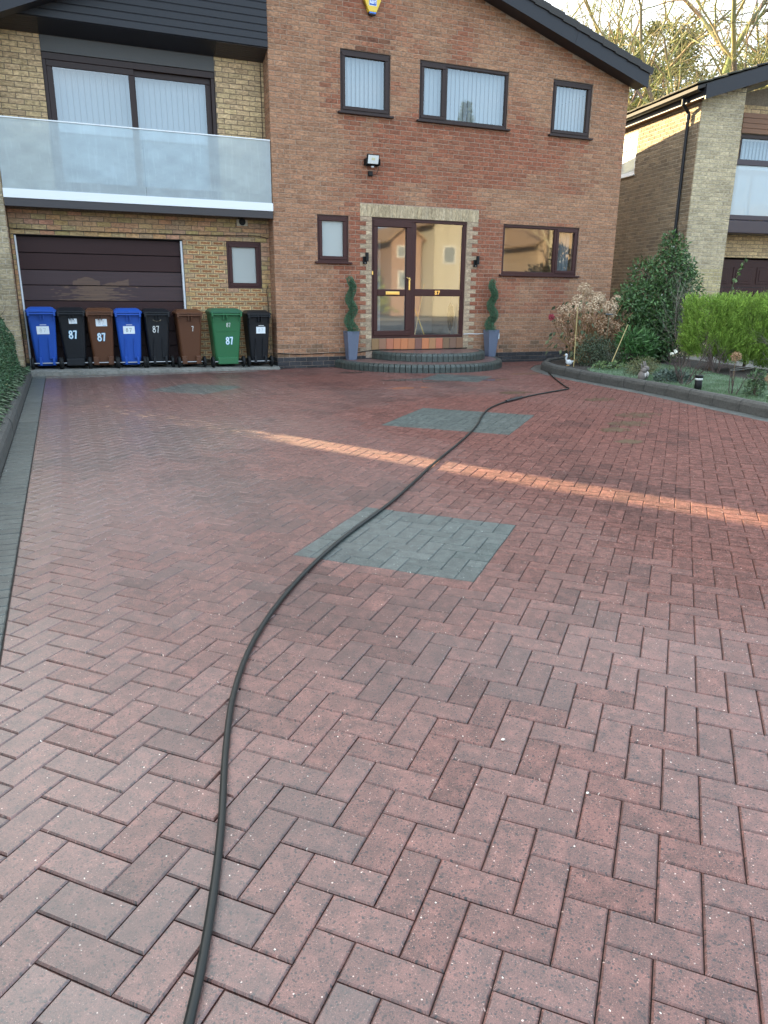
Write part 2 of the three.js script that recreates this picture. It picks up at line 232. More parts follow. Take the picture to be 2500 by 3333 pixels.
struct('ground', new THREE.CircleGeometry(400, 48).rotateX(-Math.PI / 2).translate(0, -0.06, 0), noisy([0.06, 0.075, 0.04], 0.95, 0.3));
{
  const drive = new THREE.Group(); drive.name = 'driveway'; drive.userData.kind = 'structure'; scene.add(drive);
  part('sand_bed', uvBox(new THREE.BoxGeometry(12, 0.04, 19).translate(4.6, -0.031, 9.2)), sandMat, drive);
  const R = rng(77), list = [];
  const stain = (x, z) => {                                       // dirt and lichen with ragged outlines
    const a = fbm(x * 1.1 + 3, z * 1.1, 61, 5), b = fbm(x * 5, z * 5 + 9, 62, 4), c = fbm(x * 0.4, z * 0.4 + 4, 63, 3);
    return [sstep(0.52, 0.66, a * 0.6 + b * 0.4), c];
  };
  const addPaver = (a0, a1, b0, b1, grey) => {
    const j = 0.0013 / W; let poly = [fromAB(a0 + j, b0 + j), fromAB(a1 - j, b0 + j), fromAB(a1 - j, b1 - j), fromAB(a0 + j, b1 - j)];
    const [cx, cz] = fromAB((a0 + a1) / 2, (b0 + b1) / 2);
    if (cz < -0.3 || cz > 17 || cx < -0.9 || cx > 10.2) return;
    poly = clipHalf(poly, -1, 0.0115, 0.512 + 0.0 - 0.003); if (poly.length < 3) return;
    const nb = nearBed(cx, cz); if (nb.dist < 0.5) { poly = clipHalf(poly, nb.nx, nb.nz, nb.d - 0.212); if (poly.length < 3) return; } else if (nb.side > 0) return;
    if (cz < 0.6 && cx < 3.6) { poly = clipHalf(poly, 0, -1, -0.16); if (poly.length < 3) return; } else { poly = clipHalf(poly, 0, -1, -0.004); if (poly.length < 3) return; }
    const [s, c] = stain(cx, cz); const v = 0.91 + R() * 0.18; let col = [v * (1 - 0.3 * s), v * (1 - 0.26 * s), v * (1 - 0.24 * s)];
    const wv = 0.42 + (fbm(cx * 0.5 + 8, cz * 0.5, 71, 3) - 0.5) * 0.75 + (cz < 5 ? 0.3 * (1 - cz / 5) : 0) + clamp((1.9 - cx) * 0.2, -0.36, 0.5) + (R() - 0.5) * 0.07;
        const wet = clamp(Math.floor(wv * NW), 0, NW - 1); col = col.map(k => k * (1 - 0.014 * wet));
    col = [col[0] * (0.96 + c * 0.1), col[1] * (1.02 - c * 0.06), col[2] * (1.04 - c * 0.1)];
    list.push({ poly, col, grey, wet, d: Math.hypot(cx - 0, cz - 13.7, 1.33), cx, cz });
  };
  const cells = (a0, a1, b0, b1) => {                             // a paver of two cells, cut where a grey square begins
    const c = a1 - a0 > 1 ? [[a0, a0 + 1, b0, b1], [a0 + 1, a1, b0, b1]] : [[a0, a1, b0, b0 + 1], [a0, a1, b0 + 1, b1]];
    const g = c.map(q => inPatch((q[0] + q[1]) / 2, (q[2] + q[3]) / 2)); if (g[0] === g[1]) addPaver(a0, a1, b0, b1, g[0]); else c.forEach((q, k) => addPaver(...q, g[k]));
  };
  for (let m = -70; m <= 70; m++) for (let k = -140; k <= 140; k++) {
    const oa = k + 2 * m, ob = -k + 2 * m, [x, z] = fromAB(oa, ob); if (x < -1.6 || x > 11 || z < -1 || z > 18) continue;
    cells(oa, oa + 2, ob - 1, ob); cells(oa + 2, oa + 3, ob - 1, ob + 1);
  }
  // grey border courses: one along the left kerb, one round the planting bed
  const border = (x, z, ux, uz, len, wid) => { const q = [[-len / 2, -wid / 2], [len / 2, -wid / 2], [len / 2, wid / 2], [-len / 2, wid / 2]].map(([p, t]) => [x + ux * p - uz * t, z + uz * p + ux * t]); const v = 0.62 + R() * 0.22; list.push({ poly: q, col: [v, v, v], grey: true, wet: z < 5 ? 6 : 4, d: Math.hypot(x, z - 13.7, 1.33), cx: x, cz: z }); };
  for (let z = 0.2; z < 17; z += 0.1016) border(borderX(z) - 0.102, z, 1, 0.0115, 0.196, 0.097);
  for (let i = 0; i < bedPath.length - 1; i++) { const a = bedPath[i], b = bedPath[i + 1], dx = b[0] - a[0], dz = b[1] - a[1], L = Math.hypot(dx, dz), n = Math.round(L / 0.103); for (let k = 0; k < n; k++) { const t = (k + 0.5) / n, nx = dz / L, nz = -dx / L; border(a[0] + dx * t - nx * 0.108, a[1] + dz * t - nz * 0.108, nx, nz, 0.196, L / n - 0.004); } }
  const tanH = 0.58, vis = (q) => { const yaw = 0.397, dx = q.cx, dz = 13.695 - q.cz, f = dx * Math.sin(yaw) + dz * Math.cos(yaw), s = dx * Math.cos(yaw) - dz * Math.sin(yaw); return f > 0.75 && Math.abs(s) < f * 1.02 * tanH + 0.35; };
  list.forEach(q => q.v = vis(q) ? 0 : 100); list.sort((p, q) => (p.d + p.v) - (q.d + q.v));
  const rest = {}; list.forEach((q, i) => {
    const mat = (q.grey ? greyMats : paverMats)[q.wet], mb = i < 300 ? new MB() : (rest[(q.grey ? 'g' : 'r') + q.wet] ??= Object.assign(new MB(), { mat }));
    slabPoly(mb, q.poly, -0.03, 0, 0.0042, q.col, R, 0.0012, TH); if (i < 300 && mb.p.length) part(i ? `paver_${String(i).padStart(3, '0')}` : 'paver', mb.geo(), mat, drive);
  });
  for (const k of Object.keys(rest)) { const m = part(k[0] === 'g' ? 'grey_pavers' : 'red_pavers', rest[k].geo(), rest[k].mat, drive); m.userData.kind = 'stuff'; }
}

// ---------------------------------------------------------------- brick laying
function layBricks(fr, xa, xb, ya, yb, openings, colour, opt = {}) {           // returns rectangles of stretcher bond on a wall plane
  const L = opt.L || 0.2256, H = opt.H || 0.0805, out = [], off = opt.off || 0, j = 0.0055;
  const top = opt.top || (() => yb);
  for (let row = Math.floor((ya - off) / H); row * H + off < yb; row++) {
    const y0 = Math.max(ya, row * H + off), y1 = Math.min(yb, (row + 1) * H + off); if (y1 - y0 < 0.02) continue;
    for (let x = xa - (row & 1 ? L / 2 : 0); x < xb - 0.005; x += L) {
      const x0 = Math.max(x, xa), x1 = Math.min(x + L, xb); if (x1 - x0 < 0.02) continue;
      if (top((x0 + x1) / 2) < y0 + H * 0.5) continue;
      let rects = [[x0 + j * (x0 > xa ? 1 : 0), x1 - j * (x1 < xb ? 1 : 0), y0 + j, y1 - j]];
      for (const [a, b, c, d] of openings) rects = rects.flatMap(q => {
        if (q[1] <= a || q[0] >= b || q[3] <= c || q[2] >= d) return [q]; const o = [];
        if (q[0] < a) o.push([q[0], a, q[2], q[3]]); if (q[1] > b) o.push([b, q[1], q[2], q[3]]);
        const m0 = Math.max(q[0], a), m1 = Math.min(q[1], b); if (q[2] < c) o.push([m0, m1, q[2], c]); if (q[3] > d) o.push([m0, m1, d, q[3]]); return o;
      });
      for (const q of rects) if (q[1] - q[0] > 0.018 && q[3] - q[2] > 0.014) { const c = fr.o.clone().addScaledVector(fr.U, (q[0] + q[1]) / 2).addScaledVector(fr.V, (q[2] + q[3]) / 2); out.push({ q, row, x0: x, fr, col: colour((q[0] + q[1]) / 2, (q[2] + q[3]) / 2, row, Math.round(x / L * 2)), p: c }); }
    }
  }
  return out;
}
const camDir = camera.getWorldDirection(V(0, 0, 0)), camQ = camera.position.clone();
camera.updateMatrixWorld(); camera.updateProjectionMatrix();
function shows(b) { const v = b.p.clone().project(camera); return Math.abs(v.x) < 1 && Math.abs(v.y) < 1 && b.p.clone().sub(camQ).dot(b.N || b.fr.N) < 0; }
function placeBricks(bricks, count, parent, mat, seed, opt = {}) {                // the ones that show largest singly, the rest joined
  const r = rng(seed); bricks.forEach(b => b.k = (shows(b) && !b.hid ? 0 : 500) + b.p.distanceTo(camQ) - (b.q[1] - b.q[0]) * 6); bricks.sort((a, b) => a.k - b.k);
  const rest = new MB(); let n = 0;
  for (const b of bricks) {
    const single = n < count && b.k < 400, mb = single ? new MB() : rest;
    block(mb, b.fr, b.q[0], b.q[1], b.q[2], b.q[3], opt.depth ?? 0.005, opt.ch ?? 0.0022, b.col, r, { jit: 0.0014, tilt: 0.002, ...opt.block });
    if (single) { part(n ? `brick_${String(n).padStart(3, '0')}` : 'brick', mb.geo(), mat, parent); n++; }
  }
  if (rest.p.length) part('brickwork', rest.geo(), mat, parent).userData.kind = 'stuff';
}
const Rc = rng(404);
const redTone = (x, y) => {                                        // red rustic brick, with buff weathering in large ragged patches
  const n = fbm(x * 0.55 + 2, y * 0.5 + 1, 81, 4), n2 = fbm(x * 2.2, y * 3, 82, 3);
  let w = sstep(0.36, 0.62, n * 0.75 + n2 * 0.25 + (y > 2.6 ? 0.09 : 0) - (x > 5 && x < 10 && y < 2.9 && y > 1.0 ? 0.16 : 0) + (x < 4.5 ? 0.12 : 0) + (y < 1.0 ? 0.08 : 0) + (x > 10.2 ? 0.1 : 0) - (y > 3.4 && y < 4.6 && x > 5.5 ? 0.1 : 0));
  w = clamp(w + (Rc() - 0.5) * 0.38); let c = mixc([0.36, 0.13, 0.074], [0.46, 0.25, 0.15], w); const v = 0.86 + Rc() * 0.28; c = c.map(k => k * v);
  if (y < 0.17) { const g = 0.7 + Rc() * 0.5; c = [0.055 * g, 0.055 * g, 0.062 * g]; } else if (y < 0.42 && Rc() < 0.5) c = mixc(c, [0.13, 0.105, 0.07], 0.5 * Rc() + 0.2);
  if (Math.abs(x - 5.4) < 0.35 && y > 5.55 && y < 5.72 && Rc() < 0.8) c = c.map(k => k * 0.6); return c;
};
const buffTone = (x, y) => { const v = 0.82 + Rc() * 0.34; const w = Rc(); return mixc([0.70, 0.52, 0.29], [0.62, 0.44, 0.265], w).map(k => k * v); };
const buffGrey = (x, y) => { const v = 0.8 + Rc() * 0.34; const w = sstep(0.35, 0.65, fbm(x * 0.8, y * 0.8, 84, 3)) * 0.7 + Rc() * 0.3; return mixc([0.58, 0.48, 0.32], [0.48, 0.4, 0.28], w).map(k => k * v); };
const frameOf = (o, U, Vv, N) => ({ o: V(...o), U: V(...U).normalize(), V: V(...Vv).normalize(), N: V(...N).normalize() });
function wallShape(pts, holes, depth, mat, name, parent, place) {
  const s = new THREE.Shape(pts.map(p => new THREE.Vector2(...p))); for (const [a, b, c, d] of holes) s.holes.push(new THREE.Path([new THREE.Vector2(a, c), new THREE.Vector2(a, d), new THREE.Vector2(b, d), new THREE.Vector2(b, c)]));
  const g = new THREE.ExtrudeGeometry(s, { depth, bevelEnabled: false }); place(g); return part(name, g, mat, parent);
}

// ---------------------------------------------------------------- the house
const house = thing('brick_house', 'red and buff brick house with brown framed windows, garage and frosted balcony, number 87', 'house');
const yVerge = (x) => x > 4.78 ? 5.506 + 0.3 * (11.356 - x) : 7.479 - 0.42 * (4.78 - x);       // lower edge of the bargeboards
const W1 = [4.827, 5.799, 4.522, 5.518], W2 = [6.385, 8.30, 4.522, 5.518], W3 = [9.321, 10.29, 4.519, 5.516], W4 = [4.354, 4.971, 1.959, 2.780], W5 = [8.342, 10.235, 1.804, 2.781], DOOR = [5.442, 7.501, 0.541, 2.782];
{
  const fr = frameOf([0, 0, -0.012], [1, 0, 0], [0, 1, 0], [0, 0, 1]);
  const gw = sub('gable_wall', house);
  wallShape([[3.53, 0], [11.2, 0], [11.2, yVerge(11.2) + 0.1], [4.78, 7.55], [3.53, yVerge(3.53) + 0.1]], [W1, W2, W3, W4, W5, [5.442, 7.501, 0.3, 2.782]], 0.27, M.mortar, 'mortar_bed', gw, g => g.translate(0, 0, -0.282));
  const nW = [5.200, 7.757, 2.782, 3.01], off = 5.518 - 68 * 0.0805, opens = [W1, W2, W3, W4, W5, [5.32, 7.63, 0.16, 2.782], nW];
  // buff toothed jambs and soldier lintel round the door
  const jamb = []; const H = 0.0805;
  for (let row = 3; row * H + off < 2.75; row++) {
    const y0 = Math.max(row * H + off, 0.16), y1 = Math.min((row + 1) * H + off, 2.782), wide = row & 1; if (y1 - y0 < 0.03) continue;
    if (wide) { opens.push([5.2, 5.32, y0, y1], [7.63, 7.755, y0, y1]); }
    const add = (a, b) => { const v = 0.82 + Rc() * 0.3; jamb.push({ q: [a + 0.004, b - 0.002, y0 + 0.005, y1 - 0.005], fr, col: mixc([0.62, 0.49, 0.34], [0.54, 0.40, 0.28], Rc()).map(k => k * v * (y0 < 0.5 ? 0.8 : 1)), p: V((a + b) / 2, y0, 0) }); };
    add(wide ? 5.2 : 5.32, 5.442); add(7.501, wide ? 7.755 : 7.63);
  }
  const red = layBricks(fr, 3.53, 11.2, 0, 7.6, opens, redTone, { off, top: yVerge });
  red.forEach(b => { if (b.p.y < 0.17) { b.q[0] -= 0.003; b.q[1] += 0.003; b.q[2] -= 0.003; b.q[3] += 0.003; } b.hid = (Math.abs(b.p.x - 6.4) < 1.7 && b.p.y < 0.3); });
  placeBricks(red, 220, gw, brickMat, 501);
  const dw = sub('door_surround', house); const rj = rng(502);
  jamb.forEach((b, i) => { const mb = new MB(); block(mb, fr, ...b.q, 0.006, 0.0022, b.col, rj, { jit: 0.001, tilt: 0.002 }); part(numbered('jamb_brick'), mb.geo(), brickMat, dw); });
  for (let i = 0; i < 34; i++) { const mb = new MB(), a = 5.2 + i * 0.0752, v = 0.88 + Rc() * 0.22; block(mb, frameOf([a + 0.0376, 2.896, -0.012], [0, 1, 0], [-1, 0, 0], [0, 0, 1]), -0.109, 0.109, -0.036, 0.036, 0.0065, 0.002, mixc([0.62, 0.5, 0.34], [0.56, 0.44, 0.28], Rc()).map(k => k * v), rj, { jit: 0.0006, tilt: 0.0012 }); part(numbered('lintel_brick'), mb.geo(), brickMat, dw); }
  // left return of the projecting gable
  const fl = frameOf([3.53 - 0.000, 0, -0.37], [0, 0, 1], [0, 1, 0], [-1, 0, 0]);
  const ret = layBricks(fl, 0, 0.358, 0, 7.0, [], (x, y) => redTone(3.3, y).map(k => k * 0.95), { off, L: 0.2256 });
  const rw = sub('return_wall', house); const mbr = new MB(); ret.forEach(b => block(mbr, fl, ...b.q, 0.005, 0.0022, b.col, rj)); part('brickwork', mbr.geo(), brickMat, rw).userData.kind = 'stuff';
  part('mortar_bed', box(3.53, 3.8, 0, 7.0, -8.2, -0.285, 0), M.mortar, rw);
  // the rest of the shell: right wall, back wall, floors
  const sh = sub('shell', house);
  part('right_wall', box(10.93, 11.2, 0, 5.6, -8.2, -0.285, 0), M.mortar, sh); part('back_wall', box(-2.03, 11.2, 0, 5.0, -8.45, -8.2, 0), M.mortar, sh);
  part('floor_slab', box(3.81, 10.92, 0.02, 0.5, -8.19, -0.29, 0), M.carpet, sh); part('upper_floor', box(3.81, 10.92, 2.95, 3.25, -8.19, -0.29, 0), M.inside, sh); part('ceiling', box(3.81, 10.92, 5.62, 5.7, -8.19, -0.29, 0), M.inside, sh);
  part('hall_wall', box(3.81, 10.92, 0.505, 2.945, -2.4, -2.3, 0), M.inside, sh); part('landing_wall', box(3.81, 10.92, 3.255, 5.615, -3.2, -3.1, 0), M.inside, sh); part('partition', box(7.9, 8.0, 0.505, 2.945, -2.29, -0.29, 0), M.inside, sh); part('porch_wall', box(5.1, 5.2, 0.505, 2.945, -2.29, -0.29, 0), M.inside, sh);
}
// windows: frame, sash, pane, sill; blinds are things of their own
function windowUnit(parent, name, [x0, x1, y0, y1], z, mat, lights, sill = true, glass = M.glass) {
  const w = sub(name, parent), f = 0.052, s = 0.05;
  const bars = [box(x0 + 0.002, x1 - 0.002, y1 - f, y1 - 0.002, z - 0.08, z, 0.006), box(x0 + 0.002, x1 - 0.002, y0 + 0.002, y0 + f, z - 0.08, z, 0.006), box(x0 + 0.002, x0 + f, y0 + f, y1 - f, z - 0.08, z - 0.0025, 0.006), box(x1 - f, x1 - 0.002, y0 + f, y1 - f, z - 0.08, z - 0.0025, 0.006)];
  lights.forEach(([a, b, open], i) => { if (i) bars.push(box(a - 0.028, a + 0.028, y0 + f, y1 - f, z - 0.08, z - 0.004, 0.006)); });
  part('frame', merge(bars), mat, w);
  lights.forEach(([a, b, open], i) => {
    const l = i ? a + 0.028 : x0 + f, r = i < lights.length - 1 ? b - 0.028 : x1 - f, lo = y0 + f, hi = y1 - f; let m = 0.012;
    if (open) { m = s; const q = z + 0.012; part('sash', merge([box(l - 0.012, r + 0.012, hi - s, hi + 0.012, q - 0.05, q, 0.008), box(l - 0.012, r + 0.012, lo - 0.012, lo + s, q - 0.05, q, 0.008), box(l - 0.012, l + s, lo + s, hi - s, q - 0.05, q - 0.002, 0.008), box(r - s, r + 0.012, lo + s, hi - s, q - 0.05, q - 0.002, 0.008)]), mat, w); }
    else part('glazing_bead', merge([box(l, r, hi - m, hi, z - 0.03, z - 0.012, 0.002), box(l, r, lo, lo + m, z - 0.03, z - 0.012, 0.002), box(l, l + m, lo + m, hi - m, z - 0.03, z - 0.013, 0.002), box(r - m, r, lo + m, hi - m, z - 0.03, z - 0.013, 0.002)]), mat, w);
    const g = new THREE.PlaneGeometry(r - l - 2 * m + 0.01, hi - lo - 2 * m + 0.01); g.translate((l + r) / 2, (lo + hi) / 2, z - 0.032); part('pane', g, glass, w);
  });
  if (sill) part('sill', box(x0 - 0.055, x1 + 0.055, y0 - 0.036, y0 - 0.001, z - 0.06, 0.055, 0.008), mat, w);
  return w;
}
function verticalBlind(x0, x1, y0, y1, z, pitch, ang, label, group) {
  const b = thing('vertical_blind', label, 'blind', [x0, y0, z], 0, group); const n = Math.floor((x1 - x0) / pitch); const g = new THREE.BoxGeometry(0.087, y1 - y0 - 0.03, 0.0012);
  part('headrail', box(0, x1 - x0, y1 - y0 - 0.03, y1 - y0, -0.02, 0.02), M.white, b);
  for (let i = 0; i <= n; i++) { const m = part(i ? `slat_${String(i).padStart(3, '0')}` : 'slat', g, M.blind, b); m.position.set(i * pitch, (y1 - y0 - 0.03) / 2, 0); m.rotation.y = ang + (hash2(i, 3, 9) - 0.5) * 0.12; }
  return b;
}
windowUnit(house, 'window', W1, -0.03, M.frame, [[W1[0], W1[1], true]]);
windowUnit(house, 'window', W2, -0.03, M.frame, [[W2[0], 6.94, true], [6.94, W2[1], false]]);
windowUnit(house, 'window', W3, -0.03, M.frame, [[W3[0], W3[1], true]]);
windowUnit(house, 'window', W4, -0.03, M.frameLow, [[W4[0], W4[1], true]], true, M.obscure);
windowUnit(house, 'window', W5, -0.03, M.frameLow, [[W5[0], 9.66, false], [9.66, W5[1], true]], true, M.glassDoor);
verticalBlind(W1[0] + 0.06, W1[1] - 0.04, W1[2], W1[3], -0.16, 0.083, 0.32, 'white vertical blind in the square upstairs window below the yellow alarm box');
verticalBlind(W2[0] + 0.04, W2[1] - 0.03, W2[2], W2[3], -0.16, 0.092, 0.12, 'white vertical blind in the wide two-light upstairs window');
verticalBlind(W3[0] + 0.06, W3[1] - 0.04, W3[2], W3[3], -0.16, 0.083, 0.32, 'white vertical blind in the square upstairs window by the gable end');
// ground floor curtain
{
  const c = (x0, x1, label) => { const s = new THREE.Shape(); const n = 60; s.moveTo(x0, -0.004); const f = (t) => 0.02 * Math.sin(t * 34) + 0.008 * Math.sin(t * 91); for (let i = 0; i <= n; i++) s.lineTo(lerp(x0, x1, i / n), f(i / n)); for (let i = n; i >= 0; i--) s.lineTo(lerp(x0, x1, i / n), f(i / n) - 0.004); const g = new THREE.ExtrudeGeometry(s, { depth: 1.05, bevelEnabled: false }); g.rotateX(-Math.PI / 2); g.translate(0, 1.75, -0.2); const m = part(numbered('curtain'), g, M.blind, scene); tag(m, label, 'curtain'); };
  c(9.86, 10.14, 'white gathered curtain behind the narrow light of the ground floor window'); c(8.36, 8.5, 'white curtain edge behind the broad light of the ground floor window');
}
// front door
{
  const d = sub('front_door', house), [x0, x1, y0, y1] = DOOR, z = -0.03, m = M.frameLow, f = 0.06;
  part('frame', merge([box(x0 + 0.002, x1 - 0.002, y1 - f, y1 - 0.002, z - 0.09, z, 0.006), box(x0 + 0.002, x1 - 0.002, y0, y0 + 0.055, z - 0.09, z, 0.006), box(x0 + 0.002, x0 + f, y0 + 0.055, y1 - f, z - 0.09, z - 0.003, 0.006), box(x1 - 0.055, x1 - 0.002, y0 + 0.055, y1 - f, z - 0.09, z - 0.003, 0.006), box(6.285, 6.365, y0 + 0.055, y1 - f, z - 0.09, z - 0.004, 0.006)]), m, d);
  const q = z + 0.016;                                                                   // the door leaf, with two panes
  part('door_leaf', merge([box(5.49, 6.29, 2.62, 2.735, q - 0.06, q, 0.012), box(5.49, 6.29, 0.585, 0.685, q - 0.06, q, 0.012), box(5.49, 5.575, 0.685, 2.62, q - 0.06, q - 0.002, 0.012), box(6.18, 6.29, 0.685, 2.62, q - 0.06, q - 0.002, 0.012), box(5.575, 6.18, 1.347, 1.473, q - 0.06, q - 0.004, 0.012)]), m, d);
  part('transom', merge([box(6.365, 7.446, 1.352, 1.488, z - 0.06, z - 0.004, 0.012), box(6.365, 6.394, 0.6, 2.70, z - 0.05, z - 0.008, 0.004), box(7.418, 7.446, 0.6, 2.70, z - 0.05, z - 0.008, 0.004)]), m, d);
  for (const [a, b, c, e] of [[5.575, 6.18, 1.473, 2.62], [5.575, 6.18, 0.685, 1.347], [6.394, 7.418, 1.488, 2.72], [6.394, 7.418, 0.596, 1.352]]) part('pane', new THREE.PlaneGeometry(b - a, e - c).translate((a + b) / 2, (c + e) / 2, z - 0.03), M.glassDoor, d);
  part('letter_plate', merge([box(5.741, 6.037, 1.372, 1.436, q - 0.006, q + 0.008, 0.006), box(5.775, 6.003, 1.384, 1.424, q + 0.004, q + 0.014, 0.005)]), M.gold, d);
  part('handle', merge([box(6.232, 6.266, 1.465, 1.70, q - 0.004, q + 0.01, 0.006), cyl([6.249, 1.66, q], [6.249, 1.66, q + 0.05], 0.011), cyl([6.254, 1.655, q + 0.05], [6.165, 1.705, q + 0.052], 0.010, 0.008)]), M.gold, d);
  part('hinge', box(5.452, 5.478, 1.74, 1.81, z - 0.002, z + 0.012, 0.004), M.gold, d);
  const t = new TextGeometry('87', { font: FONT, size: 0.078, depth: 0.006, curveSegments: 5 }); t.translate(6.822, 1.382, z - 0.005); part('house_number', t, M.gold, d);
  // terracotta tiles on the riser under the door
  const rt = sub('threshold_tiles', house), r = rng(9);
  part('backing', box(x0, x1, 0.302, 0.5385, -0.2, -0.012, 0), M.mortarBuff, rt);
  for (let i = 0; i < 13; i++) { const mb = new MB(), w = (x1 - x0) / 13, k = [0, 0, 1, 1, 1, 1, -1, 1, 1, 1, -1, -1, -1][i]; const c = k > 0 ? [1, 1, 1] : k ? [0.42, 0.62, 0.85] : [0.62, 0.8, 0.9]; block(mb, frameOf([0, 0, -0.012], [1, 0, 0], [0, 1, 0], [0, 0, 1]), x0 + i * w + 0.003, x0 + (i + 1) * w - 0.003, 0.31, 0.53, 0.014, 0.003, c.map(v => v * (0.85 + r() * 0.3)), r); part(i ? `tile_${String(i).padStart(3, '0')}` : 'tile', mb.geo(), M.terracotta, rt); }
  // things seen through the panes
  const bro = (name, label, a, b, mat) => tag(part(numbered(name), cyl(a, b, 0.013, 0.013, 8), mat, scene), label, 'broom handle');
  bro('broom_handle', 'yellow wooden pole leaning left behind the lower door pane', [6.86, 0.505, -0.5], [6.62, 1.5, -0.9], std([0.55, 0.38, 0.12], 0.6)); bro('broom_handle', 'pale wooden pole leaning right behind the lower door pane', [6.58, 0.505, -0.45], [7.0, 1.6, -0.9], std([0.5, 0.36, 0.2], 0.6));
  const um = thing('umbrella', 'closed black umbrella hanging in the porch behind the door glass', 'umbrella', [7.5, 0.52, -0.6]); part('canopy', new THREE.LatheGeometry([[0.004, 0.1], [0.05, 0.2], [0.075, 0.45], [0.06, 0.62], [0.012, 0.7]].map(p => new THREE.Vector2(...p)), 9), M.black, um); part('shaft', cyl([0, 0.0, 0], [0, 0.85, 0], 0.006), M.blackGloss, um);
  const idr = thing('inner_door', 'pale inner door with moulded panels seen through the porch glass', 'door', [5.7, 0.506, -2.26]); part('door_leaf', box(0, 0.85, 0, 2.05, -0.035, 0), M.white, idr); for (const [a, b, c, e] of [[0.1, 0.38, 0.2, 0.85], [0.47, 0.75, 0.2, 0.85], [0.1, 0.38, 1.0, 1.85], [0.47, 0.75, 1.0, 1.85]]) part('panel', box(a, b, c, e, -0.001, 0.012, 0.006), M.panelGrey, idr);
}
